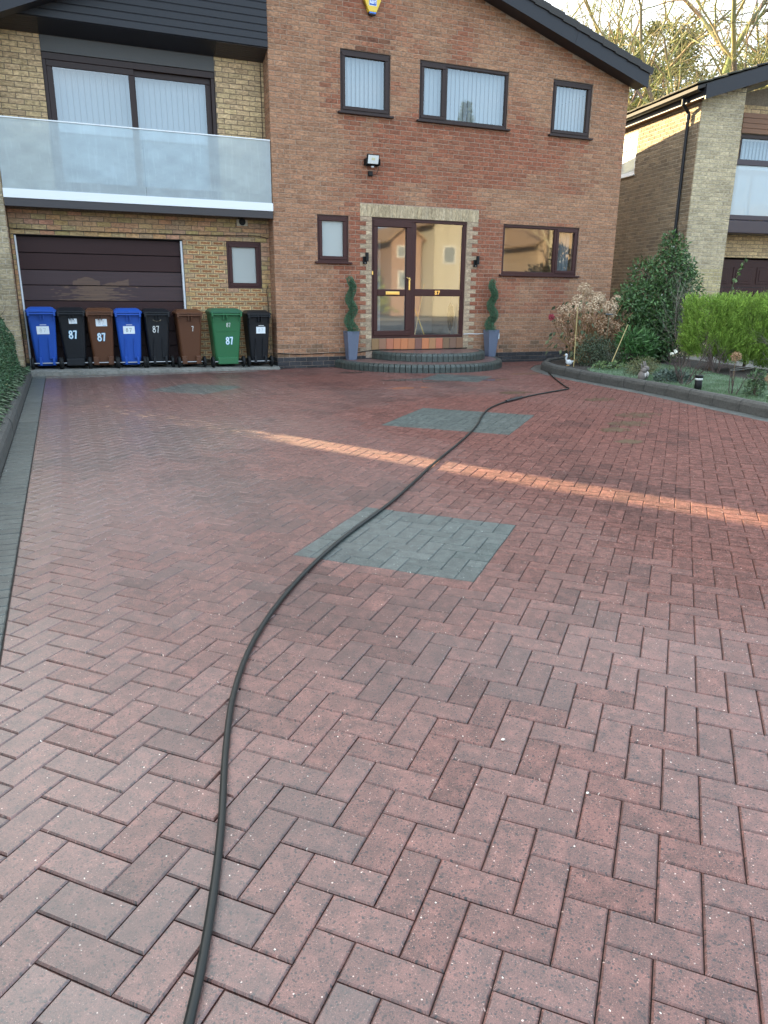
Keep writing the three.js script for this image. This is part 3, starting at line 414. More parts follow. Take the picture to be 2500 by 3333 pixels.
// ---------------------------------------------------------------- left wing: garage, balcony, upper wall, cladding
{
  const zr = -0.36, fr = frameOf([0, 0, zr - 0.012], [1, 0, 0], [0, 1, 0], [0, 0, 1]);
  const GAR = [-0.758, 1.953, -0.1, 2.275], GW = [2.726, 3.366, 1.457, 2.285], SL = [-0.035, 2.675, 2.96, 5.232];
  const lw = sub('recessed_wall', house);
  wallShape([[-0.805, 0], [3.53, 0], [3.53, 5.6], [-0.805, 5.6]], [[-0.758, 1.953, 0.001, 2.275], GW, SL], 0.22, M.mortarBuff, 'mortar_bed', lw, g => g.translate(0, 0, zr - 0.232));
  const low = layBricks(fr, -0.805, 3.528, 0, 2.66, [GAR, GW], (x, y) => { const v = 0.8 + Rc() * 0.3; return y > 2.28 || x > 3.36 ? [v * 0.92, v * 0.82, v * 0.72] : [v, v * (0.95 + Rc() * 0.06), v * 0.95]; }, { off: 0.02 });
  const heart = low.filter(b => b.q[1] - b.q[0] > 0.2 && b.p.y < 2.28), plain = low.filter(b => !heart.includes(b));
  plain.forEach(b => b.col = b.p.y < 0.17 ? [0.05, 0.05, 0.055] : mixc([0.64, 0.43, 0.235], [0.56, 0.35, 0.195], Rc()).map(k => k * (0.85 + Rc() * 0.25)));
  heart.forEach(b => { if (b.p.y < 0.17) b.col = [0.12, 0.13, 0.16]; });
  placeBricks(heart, 45, lw, heartMat, 511, { block: { uv01: true, jit: 0.001 } });
  const up = layBricks(fr, -0.805, 3.528, 2.92, 5.26, [SL], buffTone, { off: 0.02 });
  placeBricks([...plain, ...up], 35, lw, brickMat, 512);
  // pier at the left end, with its return
  const pr = sub('pier', house), fp = frameOf([0, 0, -0.012], [1, 0, 0], [0, 1, 0], [0, 0, 1]), fs = frameOf([-0.805 - 0.000, 0, 0], [0, 0, -1], [0, 1, 0], [1, 0, 0]);
  part('mortar_bed', box(-2.03, -0.817, 0, 5.15, -8.2, -0.012, 0), M.mortarPale, pr);
  const mp = new MB(), rp = rng(513); fs.o.x = -0.817;
  for (const b of layBricks(fp, -2.03, -0.806, 0, 5.1, [], buffGrey, { off: 0.02 })) block(mp, fp, ...b.q, 0.005, 0.0022, b.col, rp, { jit: 0.0014, tilt: 0.002 });
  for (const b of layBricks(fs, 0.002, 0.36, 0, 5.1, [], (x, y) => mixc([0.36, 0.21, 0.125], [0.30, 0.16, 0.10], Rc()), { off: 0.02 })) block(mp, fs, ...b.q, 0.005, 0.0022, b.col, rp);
  part('brickwork', mp.geo(), brickMat, pr).userData.kind = 'stuff';
  // garage door: boarded panels, white jamb strips, worn paint
  const gd = sub('garage_door', house), zg = -0.5, seam = [2.262, 2.002, 1.728, 1.480, 1.223, 0.965, 0.70, 0.44, 0.12];
  const worn = tex(512, 256, (i, j) => {
    const x = i / 512 * 2.7, y = j / 256 * 0.26; const g = fbm(i / 70, j / 4, 43, 4) - 0.5; const n = fbm(i / 30, j / 14, 44, 5), xe = x + (fbm(i / 22, j / 16, 49, 4) - 0.5) * 1.1, edge = sstep(0.62, 0.9, xe) * (1 - sstep(1.45, 1.75, xe));
    const w = sstep(0.30, 0.42, n + (edge - 0.62) * 0.9) * edge; const c = mixc([54, 30, 32], [92, 68, 52], w); return c.map(v => v * (1 + g * 0.5));
  }, true);
  const wornB = tex(512, 256, (i, j) => { const x = i / 512 * 2.7, yy = j / 256; const g = fbm(i / 70, j / 4, 45, 4) - 0.5, n = fbm(i / 26, j / 40, 46, 4) * 0.5; const w = (Math.abs(x - 1.02) < 0.22 && yy < 0.42 + n * 0.5 - Math.abs(x - 1.02) * 1.2 || Math.abs(x - 1.5) < 0.22 && yy < (x - 1.2) * 0.9 + n * 0.35 - 0.12) ? 1 : 0; return mixc([54, 30, 32], [88, 64, 50], w).map(v => v * (1 + g * 0.4)); }, true);
  const mapM = (t) => { t.repeat.set(1 / 2.7, 1 / 0.26); return std(0xffffff, 0.5, { map: t, bumpMap: grain, bumpScale: 0.0015 }); }; const mWorn = mapM(worn), mWornB = mapM(wornB);
  for (let i = 0; i < seam.length - 1; i++) { const g = box(0, 2.66, 0, seam[i] - seam[i + 1] - 0.012, -0.04, 0, 0.005); const p = part(i ? `panel_${String(i).padStart(3, '0')}` : 'panel', g, i === 3 ? mWorn : i === 2 ? mWornB : M.garage, gd); p.position.set(-0.735, seam[i + 1], zg); if (i === 3) p.userData.label = 'door panel with paint worn off to bare wood'; }
  part('backing', box(-0.757, 1.952, 0.1, 2.272, zg - 0.06, zg - 0.041, 0), M.groove, gd); part('top_rail', box(-0.756, 1.951, 2.262, 2.2735, zg - 0.03, zg + 0.06, 0.002), M.groove, gd);
  part('jamb_strip', box(-0.754, -0.728, 0.1, 2.26, zg + 0.005, zg + 0.09, 0.004), M.white, gd); part('jamb_strip', box(1.916, 1.95, 0.1, 2.26, zg + 0.005, zg + 0.09, 0.004), M.white, gd);
  windowUnit(house, 'window', GW, zr - 0.02, M.frameLow, [[GW[0], GW[1], true]], false, M.obscure);
  const dk = sub('garage_room', house); part('back_wall', box(-0.8, 3.5, 0.02, 2.6, -3.3, -3.2, 0), M.inside, dk); part('ceiling', box(-0.8, 3.5, 2.6, 2.655, -3.2, zr - 0.24, 0), M.inside, dk); part('floor', box(-0.8, 3.5, 0.02, 0.1, -3.2, zr - 0.24, 0), M.concrete, dk);
  const ub = sub('balcony_room', house); part('back_wall', box(-0.8, 3.5, 2.95, 5.5, -3.3, -3.2, 0), M.inside, ub); part('floor', box(-0.8, 3.5, 2.70, 2.92, -3.2, zr - 0.24, 0), M.carpet, ub); part('ceiling', box(-0.8, 3.5, 5.46, 5.5, -3.19, zr - 0.24, 0), M.inside, ub);
  // sliding balcony door with the grey board above it
  const sd = sub('sliding_door', house), zs = zr - 0.03;
  part('head_board', box(-0.033, 2.673, 5.0, 5.228, zs - 0.05, zs + 0.02, 0.003), M.panelGrey, sd);
  part('frame', merge([box(-0.033, 2.673, 4.90, 4.998, zs - 0.1, zs, 0.006), box(-0.033, 2.673, 2.962, 3.03, zs - 0.1, zs, 0.006), box(-0.033, 0.022, 3.03, 4.90, zs - 0.1, zs - 0.003, 0.006), box(2.61, 2.673, 3.03, 4.90, zs - 0.1, zs - 0.003, 0.006)]), M.frame, sd);
  const leaf = (a, b, z) => { part('leaf_frame', merge([box(a, b, 4.806, 4.90, z - 0.04, z, 0.008), box(a, b, 3.03, 3.12, z - 0.04, z, 0.008), box(a, a + 0.09, 3.12, 4.806, z - 0.04, z - 0.002, 0.008), box(b - 0.09, b, 3.12, 4.806, z - 0.04, z - 0.002, 0.008)]), M.frame, sd); part('pane', new THREE.PlaneGeometry(b - a - 0.18, 1.69).translate((a + b) / 2, 3.963, z - 0.02), M.glass, sd); };
  leaf(0.022, 1.352, zs - 0.014); leaf(1.278, 2.61, zs - 0.058);
  verticalBlind(0.06, 1.3, 3.0, 4.86, zs - 0.2, 0.0925, 0.1, 'white vertical blind behind the left leaf of the balcony door'); verticalBlind(1.36, 2.58, 3.0, 4.86, zs - 0.2, 0.0925, 0.1, 'white vertical blind behind the right leaf of the balcony door');
  // balcony: slab, brown fascia, white channel, two frosted sheets, top rail
  const ba = sub('balcony', house), xr = 3.518;
  part('slab', box(-0.80, 3.515, 2.70, 2.90, zr + 0.005, -0.012, 0), M.fascia, ba); part('fascia_board', box(-0.803, xr, 2.662, 2.782, -0.010, 0.028, 0.004), M.fascia, ba); part('white_channel', box(-0.806, xr + 0.006, 2.785, 2.918, -0.010, 0.036, 0.004), M.white, ba);
  const film = tex(512, 256, (i, j) => { const v = 228 + (fbm(i / 60, j / 40, 47, 5) - 0.5) * 44 - (hash2(i, j, 8) > 0.995 ? 40 : 0) + (hash2(i, j, 18) > 0.997 ? 40 : 0); const st = sstep(0.6, 0.75, fbm(i / 7, j / 60, 48, 4)) * 9; return [v - 5 + st, v + st, v + st]; }, true);
  const frost = M.frosted.clone(); film.repeat.set(1 / 2.2, 1 / 1.02); frost.map = film; frost.bumpMap = plasterN; frost.bumpScale = 0.001;
  for (const [a, b] of [[-0.80, 1.362], [1.366, xr - 0.012]]) part('glass_sheet', uvBox(new THREE.PlaneGeometry(b - a, 1.015).translate((a + b) / 2, 3.42, 0.016)), frost, ba);
  part('top_rail', box(-0.80, xr - 0.01, 3.926, 3.946, 0.002, 0.03, 0.004), M.white, ba);
  // dark boarded gable over the balcony
  const cl = sub('cladding', house); let n = 0;
  for (let y = 5.362; y < 7.0; y += 0.1092) { const xl = Math.max(-1.6, 4.78 - (7.479 - y + 0.17) / 0.42); if (xl > 3.3) break; const p = part(n ? `board_${String(n).padStart(3, '0')}` : 'board', merge([box(xl, 3.522, y, y + 0.094, 0.008, 0.032, 0.003), box(xl, 3.522, y + 0.098, y + 0.1045, 0.006, 0.027, 0.001)]), M.clad, cl); n++; }
  part('backing', box(-1.2, 3.522, 5.362, 5.6, -0.01, 0.006, 0), M.groove, cl); part('backing', box(0.1, 3.522, 5.6, 6.9, -0.02, 0.006, 0), M.groove, cl);
  const sf = sub('soffit', house); const len = Math.hypot(0.37, 0.125), an = Math.atan2(0.125, 0.37);
  const slope = (x0, x1, a, b, mat, dy = 0) => { const g = box(x0, x1, -0.012, 0, a, b, 0.001); g.rotateX(-an); g.translate(0, 5.235 + dy, zr); return part('soffit_board', g, mat, sf); };
  slope(-0.030, 2.67, 0, len, M.soffit, 0.004); for (let i = 0; i < 8; i++) { const a = i * len / 8; slope(-0.8, -0.032, a + 0.002, a + len / 8 - 0.003, M.soffitRib); slope(2.672, 3.52, a + 0.002, a + len / 8 - 0.003, M.soffitRib); }
  { const g = box(-0.8, 3.52, 0.006, 0.02, 0, len, 0); g.rotateX(-an); g.translate(0, 5.235, zr); part('backing', g, M.groove, sf); }
}
// ---------------------------------------------------------------- roof
{
  const rf = sub('roof', house), aR = Math.atan(0.3), aL = Math.atan(0.42);
  const slab = (x0, y0, x1, y1, th, z0, z1, mat, name) => { const s = new THREE.Shape([[x0, y0], [x1, y1], [x1, y1 + th], [x0, y0 + th]].map(p => new THREE.Vector2(...p))); const g = new THREE.ExtrudeGeometry(s, { depth: z1 - z0, bevelEnabled: false }); g.translate(0, 0, z0); return part(name, g, mat, rf); };
  slab(4.78, yVerge(4.781) + 0.24, 11.42, yVerge(11.42) + 0.24, 0.07, -8.7, 0.30, M.roofTile, 'roof_deck'); slab(-2.35, yVerge(-2.35) + 0.24, 4.78, yVerge(4.78) + 0.24, 0.07, -8.7, 0.30, M.roofTile, 'roof_deck');
  slab(4.78, 7.479, 11.40, yVerge(11.40), 0.315, 0.302, 0.33, M.barge, 'bargeboard'); slab(-2.3, yVerge(-2.3), 4.78, 7.479, 0.315, 0.302, 0.33, M.barge, 'bargeboard');
  slab(4.78, 7.49, 11.36, yVerge(11.36) + 0.01, 0.02, 0.002, 0.300, M.soffit, 'verge_soffit'); slab(-2.3, yVerge(-2.3) + 0.01, 3.5, yVerge(3.5) + 0.01, 0.02, 0.034, 0.300, M.soffit, 'verge_soffit');
  part('joint_cover', box(-0.03, 0.03, 0, 0.33, 0.331, 0.334, 0).rotateZ(-aR).translate(9.55, yVerge(9.55) - 0.005, 0), M.barge, rf);
  const tileG = new RoundedBoxGeometry(0.36, 0.024, 0.298, 1, 0.005); let n = 0; const r = rng(31);
  for (let k = 0; k < 21; k++) for (let c = 0; c < 3; c++) { const x = 11.30 - k * 0.322, m = part(n ? `roof_tile_${String(n).padStart(3, '0')}` : 'roof_tile', tileG, M.roofTile, rf); m.position.set(x, yVerge(x) + 0.345 + (r() - 0.5) * 0.004, 0.205 - c * 0.30); m.rotation.set(0, (r() - 0.5) * 0.01, -aR + 0.055); n++; }
  const vg = new RoundedBoxGeometry(0.345, 0.125, 0.02, 1, 0.006); for (let k = 0; k < 21; k++) { const x = 11.31 - k * 0.322, m = part(k ? `verge_tile_${String(k).padStart(3, '0')}` : 'verge_tile', vg, M.roofTile, rf); m.position.set(x, yVerge(x) + 0.318 + (r() - 0.5) * 0.004, 0.347 + 0.004 * (k % 2)); m.rotation.z = -aR + 0.05; }
  part('gutter', (() => { const s = new THREE.Shape(); s.absarc(0, 0, 0.058, Math.PI, 2 * Math.PI, false); s.absarc(0, 0, 0.053, 2 * Math.PI, Math.PI, true); const g = new THREE.ExtrudeGeometry(s, { depth: 8.9, bevelEnabled: false }); g.translate(11.47, 5.80, -8.6); return g; })(), M.blackGloss, rf);
}

// ---------------------------------------------------------------- fittings on the house
{ // floodlight with sensor and junction box
  const f = thing('floodlight', 'black floodlight with white face and motion sensor above the front door', 'floodlight', [5.41, 3.60, 0]);
  const head = sub('lamp_head', f); head.position.set(0, 0.155, 0.12); head.rotation.x = 0.28;
  part('housing', merge([box(-0.122, 0.122, -0.085, 0.085, -0.03, 0.012, 0.01), box(-0.10, 0.10, -0.06, 0.06, -0.045, -0.03, 0.01)]), M.black, head); part('lens', box(-0.104, 0.104, -0.07, 0.072, 0.011, 0.0155, 0.002), std([0.7, 0.72, 0.7], 0.3), head); part('led_chip', box(-0.035, 0.035, -0.012, 0.03, 0.015, 0.0175, 0.001), std([0.62, 0.58, 0.38], 0.5), head);
  part('bracket', merge([box(-0.14, -0.128, 0.06, 0.17, 0.005, 0.14, 0.003), box(0.128, 0.14, 0.06, 0.17, 0.005, 0.14, 0.003), box(-0.14, 0.14, 0.06, 0.1, 0.001, 0.01, 0.002)]), M.black, f);
  part('sensor', merge([box(-0.04, 0.03, 0.035, 0.062, 0.06, 0.13, 0.01)]), M.black, f); part('sensor_lens', new THREE.SphereGeometry(0.03, 14, 8, 0, Math.PI * 2, Math.PI / 2, Math.PI / 2).scale(1.1, 0.8, 1).translate(-0.005, 0.037, 0.105), std([0.78, 0.8, 0.82], 0.35), f);
  part('cable', tube([[0.11, 0.07, 0.1], [0.125, 0.0, 0.06], [0.11, -0.06, 0.03], [0.06, -0.09, 0.02], [0.03, -0.085, 0.02]], 0.005), M.rubber, f);
  part('junction_box', merge([box(-0.06, 0.03, -0.115, -0.03, 0.001, 0.045, 0.01), cyl([-0.015, -0.073, 0.04], [-0.015, -0.073, 0.05], 0.036, 0.034, 18)]), M.black, f);
}
{ // alarm box
  const a = thing('alarm_box', 'yellow six-sided alarm bell box with blue badge high on the gable', 'alarm box', [5.41, 6.20, 0.002]);
  const hex = (w, h, b) => { const s = new THREE.Shape(); s.moveTo(-w * 0.45, -h); s.lineTo(w * 0.45, -h); s.lineTo(w, h * 0.25); s.lineTo(w * 0.62, h); s.lineTo(-w * 0.62, h); s.lineTo(-w, h * 0.25); s.closePath(); return new THREE.ExtrudeGeometry(s, { depth: b, bevelEnabled: true, bevelSize: 0.008, bevelThickness: 0.008, bevelSegments: 2 }); };
  const y = std([0.72, 0.48, 0.045], 0.4); part('cover', hex(0.150, 0.145, 0.062).translate(0, 0.07, 0.01), y, a);
  const ribs = []; for (let i = 0; i < 6; i++) { const t = i / 6; ribs.push(box(-0.165 + t * 0.075, -0.125 + t * 0.07, 0.075 - t * 0.125, 0.085 - t * 0.125, 0.005, 0.065, 0.002)); } part('grille', merge(ribs), std([0.3, 0.19, 0.02], 0.5), a);
  part('base_lens', merge([box(-0.064, 0.064, -0.125, -0.082, 0.004, 0.07, 0.01)]), std([0.012, 0.012, 0.02], 0.25), a); part('strobe', box(-0.06, 0.066, -0.102, -0.082, 0.06, 0.076, 0.004), std([0.06, 0.22, 0.75], 0.3), a);
  const t = canvasTex(256, 160, (c, w, h) => { c.fillStyle = '#fff'; c.fillRect(0, 0, w, h); c.fillStyle = '#2a52a4'; c.fillRect(8, 8, w - 16, h - 16); c.fillStyle = '#fff'; c.font = 'bold 108px sans-serif'; c.textAlign = 'center'; c.textBaseline = 'middle'; c.fillText('ADT', w / 2, h / 2 - 8); });
  const b = part('badge', new THREE.BoxGeometry(0.145, 0.1, 0.002).translate(0, 0.06, 0.0815), [0, 1, 2, 3, 4, 5].map(i => i === 4 ? std(0xffffff, 0.4, { map: t }) : M.white), a);
}
for (const [x, l] of [[5.30, 'black up and down wall light beside the door hinge'], [7.72, 'black up and down wall light on the window side of the door']]) {
  const g = thing('wall_light', l, 'wall light', [x, 2.03, 0.001], 0, 'wall lights flanking the front door'); part('back_plate', box(-0.05, 0.03, -0.10, 0.04, 0, 0.035, 0.006), M.black, g); part('lamp_tube', cyl([0.015, -0.045, 0.065], [0.015, 0.11, 0.065], 0.033, 0.033, 20), M.black, g); part('sensor_eye', new THREE.SphereGeometry(0.012, 10, 8).translate(-0.012, -0.08, 0.036), M.chrome, g);
}
{ // extractor vent
  const v = thing('extractor_vent', 'square beige extractor vent with round black opening under the balcony', 'vent', [3.03, 2.545, -0.359]);
  const s = new THREE.Shape([[-0.1, 0], [0.1, 0], [0.1, 0.115], [-0.1, 0.115]].map(p => new THREE.Vector2(...p))); part('casing', box(-0.1, 0.1, 0, 0.112, 0, 0.04, 0.006), std([0.4, 0.35, 0.26], 0.6), v); part('duct_mouth', cyl([0, 0.072, 0.035], [0, 0.072, 0.0425], 0.062, 0.062, 24), M.black, v); const gr = []; for (let i = -3; i <= 3; i++) gr.push(box(-Math.sqrt(Math.max(0, 0.0036 - i * i * 0.00026)), Math.sqrt(Math.max(0, 0.0036 - i * i * 0.00026)), 0.07 + i * 0.016, 0.073 + i * 0.016, 0.0425, 0.0445, 0)); part('grille', merge(gr), M.rubber, v);
}
tag(part('wall_cable', tube([[-0.8, 2.36, -0.34], [-0.2, 2.345, -0.338], [0.27, 2.353, -0.338], [0.85, 2.352, -0.338], [1.68, 2.362, -0.338], [2.55, 2.37, -0.338], [3.35, 2.382, -0.338], [3.5, 2.35, -0.338]], 0.006), M.rubber, scene), 'thin black cable sagging along the brick over the garage door', 'cable');
tag(part(numbered('wall_cable'), tube([[3.47, 3.4, -0.335], [3.468, 4.2, -0.337], [3.466, 5.2, -0.336]], 0.005), M.rubber, scene), 'thin black cable running up the brick beside the balcony', 'cable');
tag(part(numbered('wall_cable'), tube([[3.46, 0.95, -0.335], [3.452, 1.3, -0.33], [3.44, 1.42, -0.325], [3.47, 1.52, -0.33]], 0.006), M.rubber, scene), 'short black cable end sticking up behind the last black bin', 'cable');
tag(part(numbered('wall_cable'), tube([[3.52, 0.285, 0.01], [4.0, 0.262, 0.01], [4.6, 0.275, 0.012], [5.1, 0.27, 0.012], [5.35, 0.3, 0.014], [5.6, 0.318, 0.012], [6.2, 0.31, 0.014], [7.0, 0.312, 0.013], [7.6, 0.32, 0.01]], 0.008), M.rubber, scene), 'black cable lying along the foot of the red brick wall to the door', 'cable');
tag(part(numbered('wall_cable'), tube([[7.5, 0.60, 0.008], [7.65, 0.605, 0.01], [7.8, 0.60, 0.01], [8.05, 0.605, 0.01], [8.25, 0.59, 0.01]], 0.007), M.white, scene), 'white cable clipped to the brick beside the door frame', 'cable');
{ const s = thing('outdoor_socket', 'small white socket box on the wall behind the planter', 'socket', [8.32, 0.55, 0.001]); part('socket_body', box(-0.035, 0.035, -0.06, 0.06, 0, 0.04, 0.008), M.white, s); part('socket_flap', box(-0.03, 0.03, -0.05, 0.03, 0.04, 0.048, 0.004), M.white, s); }

// ---------------------------------------------------------------- door steps
{
  const st = thing('door_steps', 'two half-round brick steps with grey rounded edging before the front door', 'steps');
  const r = rng(55);
  for (const [cx, rad, y0, y1] of [[6.42, 1.75, 0, 0.15], [6.65, 1.2, 0.15, 0.302]]) {
    const s = sub(y0 ? 'upper_step' : 'lower_step', st), n = Math.round(Math.PI * rad / 0.105);
    const sh = new THREE.Shape(); sh.absarc(cx, 0, rad - 0.1, Math.PI, 2 * Math.PI, false); sh.closePath(); const g = new THREE.ExtrudeGeometry(sh, { depth: y1 - y0 - 0.012, bevelEnabled: false, curveSegments: 40 }); g.rotateX(-Math.PI / 2); g.translate(0, y0, 0.001); part('core', g, sandMat, s);
    const mb = new MB(), ab = fromAB; for (let i = 0; i < n; i++) {                                   // edging blocks on end, bull-nosed
      const a0 = Math.PI * i / n + 0.004, a1 = Math.PI * (i + 1) / n - 0.004, v = 0.5 + r() * 0.2; const e = new MB(), col = [v * 0.92, v, v * 0.95], P = (a, q, y) => [cx - Math.cos(a) * q, y, Math.sin(a) * q];
      const prof = [[rad, y0], [rad, y1 - 0.05], [rad - 0.012, y1 - 0.022], [rad - 0.035, y1 - 0.005], [rad - 0.06, y1], [rad - 0.112, y1], [rad - 0.112, y0]]; const uo = r() * 3;
      for (let k = 0; k < prof.length - 1; k++) e.quad(P(a0, ...prof[k]), P(a1, ...prof[k]), P(a1, ...prof[k + 1]), P(a0, ...prof[k + 1]), [uo, k * 0.05], [uo + 0.1, k * 0.05], [uo + 0.1, k * 0.05 + 0.05], [uo, k * 0.05 + 0.05], col);
      for (const [a, f] of [[a0, 1], [a1, 0]]) for (let k = 1; k < prof.length - 1; k++) e.tri(P(a, ...prof[0]), P(a, ...prof[k + 1 - f]), P(a, ...prof[k + f]), [0, 0], [0, 0.1], [0.1, 0.1], col);
      part(numbered('edging_block'), e.geo(), greyMats[4], s);
    }
    // red tops between wall and edging
    const top = new MB(); for (let a = 0; a < 22; a++) for (let k = -40; k < 40; k++) { const z = 0.05 + a * 0.1, x = cx + (k + (a & 1) * 0.5) * 0.2; const c = [[x - 0.099, z - 0.049], [x + 0.099, z - 0.049], [x + 0.099, z + 0.049], [x - 0.099, z + 0.049]]; const out = c.filter(p => Math.hypot(p[0] - cx, p[1]) > rad - 0.115).length; if (out === 4) continue; let poly = c; if (out) { const an = Math.atan2(z, x - cx); poly = clipHalf(c, Math.cos(an), Math.sin(an), Math.cos(an) * cx + rad - 0.116); } if (poly.length < 3) continue; const v = 0.75 + r() * 0.25; slabPoly(top, poly, y1 - 0.02, y1 - 0.004, 0.004, [v, v * 0.93, v * 0.93], r, 0.0008, 0); }
    part('tread', top.geo(), paverMats[6], s);
  }
}
// ---------------------------------------------------------------- concrete apron before the garage
{
  const g = new THREE.BoxGeometry(4.33, 0.2, 0.62, 60, 1, 10); g.translate(1.365, 0, -0.165); const p = g.attributes.position;
  for (let i = 0; i < p.count; i++) { const x = p.getX(i); if (p.getY(i) > 0) { const fr = sstep(0.06, 0.145, p.getZ(i)); p.setY(i, 0.108 - 0.013 * (x + 0.8) - fr * 0.03 + (fbm(x * 3, p.getZ(i) * 9, 65, 3) - 0.5) * 0.012); } if (p.getZ(i) > 0.14) p.setZ(i, p.getZ(i) + (fbm(x * 4, p.getY(i) * 9, 66, 3) - 0.5) * 0.02); }
  g.computeVertexNormals(); struct('concrete_apron', uvBox(g), M.concrete);
}
const apronY = (x) => 0.112 - 0.013 * (x + 0.8);
// ---------------------------------------------------------------- wheelie bins (seen from their handle side)
function rrect(w, d, r, n = 4) { const o = []; for (const [sx, sz, a] of [[1, 1, 0], [-1, 1, 1], [-1, -1, 2], [1, -1, 3]]) for (let k = 0; k <= n; k++) { const t = (a + k / n) * Math.PI / 2; o.push([sx * (w / 2 - r) + Math.cos(t) * r, sz * (d / 2 - r) + Math.sin(t) * r]); } return o; }
function loft(secs, capB = true, capT = true) {            // secs: [{y, w, d, r, cz}]
  const mb = new MB(), rings = secs.map(s => rrect(s.w, s.d, s.r).map(([x, z]) => [x + (s.cx || 0), s.y, z + (s.cz || 0)])), n = rings[0].length;
  for (let i = 0; i < rings.length - 1; i++) for (let k = 0; k < n; k++) { const l = (k + 1) % n; mb.quad(rings[i][l], rings[i][k], rings[i + 1][k], rings[i + 1][l], [k / n, secs[i].y], [k / n, secs[i].y], [l / n, secs[i + 1].y], [l / n, secs[i + 1].y]); }
  const cap = (rg, up) => { for (let k = 1; k < n - 1; k++) up ? mb.tri(rg[0], rg[k + 1], rg[k], [0, 0], [0, 0], [0, 0]) : mb.tri(rg[0], rg[k], rg[k + 1], [0, 0], [0, 0], [0, 0]); };
  if (capB) cap(rings[0], false); if (capT) cap(rings[rings.length - 1], true); const g = mb.geo(); g.deleteAttribute('color'); return g;
}
function ribbon(lines, w, th) {                              // flat brush strokes standing th proud of z = 0
  const mb = new MB(); for (const L of lines) for (let i = 0; i < L.length - 1; i++) { const a = L[i], b = L[i + 1], l = Math.hypot(b[0] - a[0], b[1] - a[1]) || 1e-6, e = w * 0.25, ux = (b[0] - a[0]) / l, uy = (b[1] - a[1]) / l, nx = -uy * w / 2, ny = ux * w / 2; const A = [a[0] - ux * e, a[1] - uy * e], B = [b[0] + ux * e, b[1] + uy * e]; const q = [[A[0] - nx, A[1] - ny], [B[0] - nx, B[1] - ny], [B[0] + nx, B[1] + ny], [A[0] + nx, A[1] + ny]], z = th * (1 + 0.05 * (i % 3)); mb.quad(...q.map(p => [p[0], p[1], z]), [0, 0], [1, 0], [1, 1], [0, 1]); for (let k = 0; k < 4; k++) { const m = (k + 1) % 4; mb.quad([...q[k], 0], [...q[m], 0], [...q[m], z], [...q[k], z], [0, 0], [1, 0], [1, 1], [0, 1]); } }
  return mb.geo();
}
const ring = (cx, cy, rx, ry, a0 = 0, n = 9) => Array.from({ length: n + 1 }, (_, i) => { const t = a0 + i / n * Math.PI * 2; return [cx + Math.cos(t) * rx, cy + Math.sin(t) * ry]; });
const eight = (s) => [ring(-0.26 * s, 0.24 * s, 0.15 * s, 0.2 * s), ring(-0.25 * s, -0.24 * s, 0.19 * s, 0.24 * s)], seven = (s) => [[[0.08 * s, 0.42 * s], [0.42 * s, 0.44 * s], [0.36 * s, 0.1 * s], [0.28 * s, -0.5 * s]]];
const paintW = std([0.8, 0.82, 0.8], 0.6), paintB = std([0.18, 0.52, 0.8], 0.55);
function sticker(w, h, txt, faint, seed) {
  const t = canvasTex(256, 192, (c, W_, H_) => { c.fillStyle = '#dfe6ea'; c.fillRect(0, 0, W_, H_); const r = rng(seed); for (let i = 0; i < 240; i++) { c.fillStyle = `rgba(90,100,115,${0.04 + r() * 0.08})`; c.fillRect(r() * W_, r() * H_, 1 + r() * 16, 1 + r() * 3); } c.strokeStyle = faint ? 'rgba(120,128,140,0.75)' : 'rgba(48,54,66,0.9)'; c.lineWidth = faint ? 6 : 9; c.lineCap = 'round'; const d = (x, y) => { c.beginPath(); c.ellipse(x, y - 24, 15, 19, 0, 0, 6.3); c.stroke(); c.beginPath(); c.ellipse(x - 1, y + 20, 19, 24, 0, 0, 6.3); c.stroke(); c.beginPath(); c.moveTo(x + 52, y - 40); c.lineTo(x + 98, y - 44); c.lineTo(x + 72, y + 44); c.stroke(); }; d(84, 98); if (txt) { c.fillStyle = '#4aa0c8'; c.fillRect(150, 172, 80, 10); c.fillStyle = '#8a949c'; c.fillRect(20, 14, 120, 5); c.fillRect(20, 26, 90, 4); } });
  const side = std([0.75, 0.78, 0.8], 0.5), face = std(0xffffff, 0.45, { map: t }); return [new THREE.BoxGeometry(w, h, 0.0015), [side, side, side, side, face, side]];
}
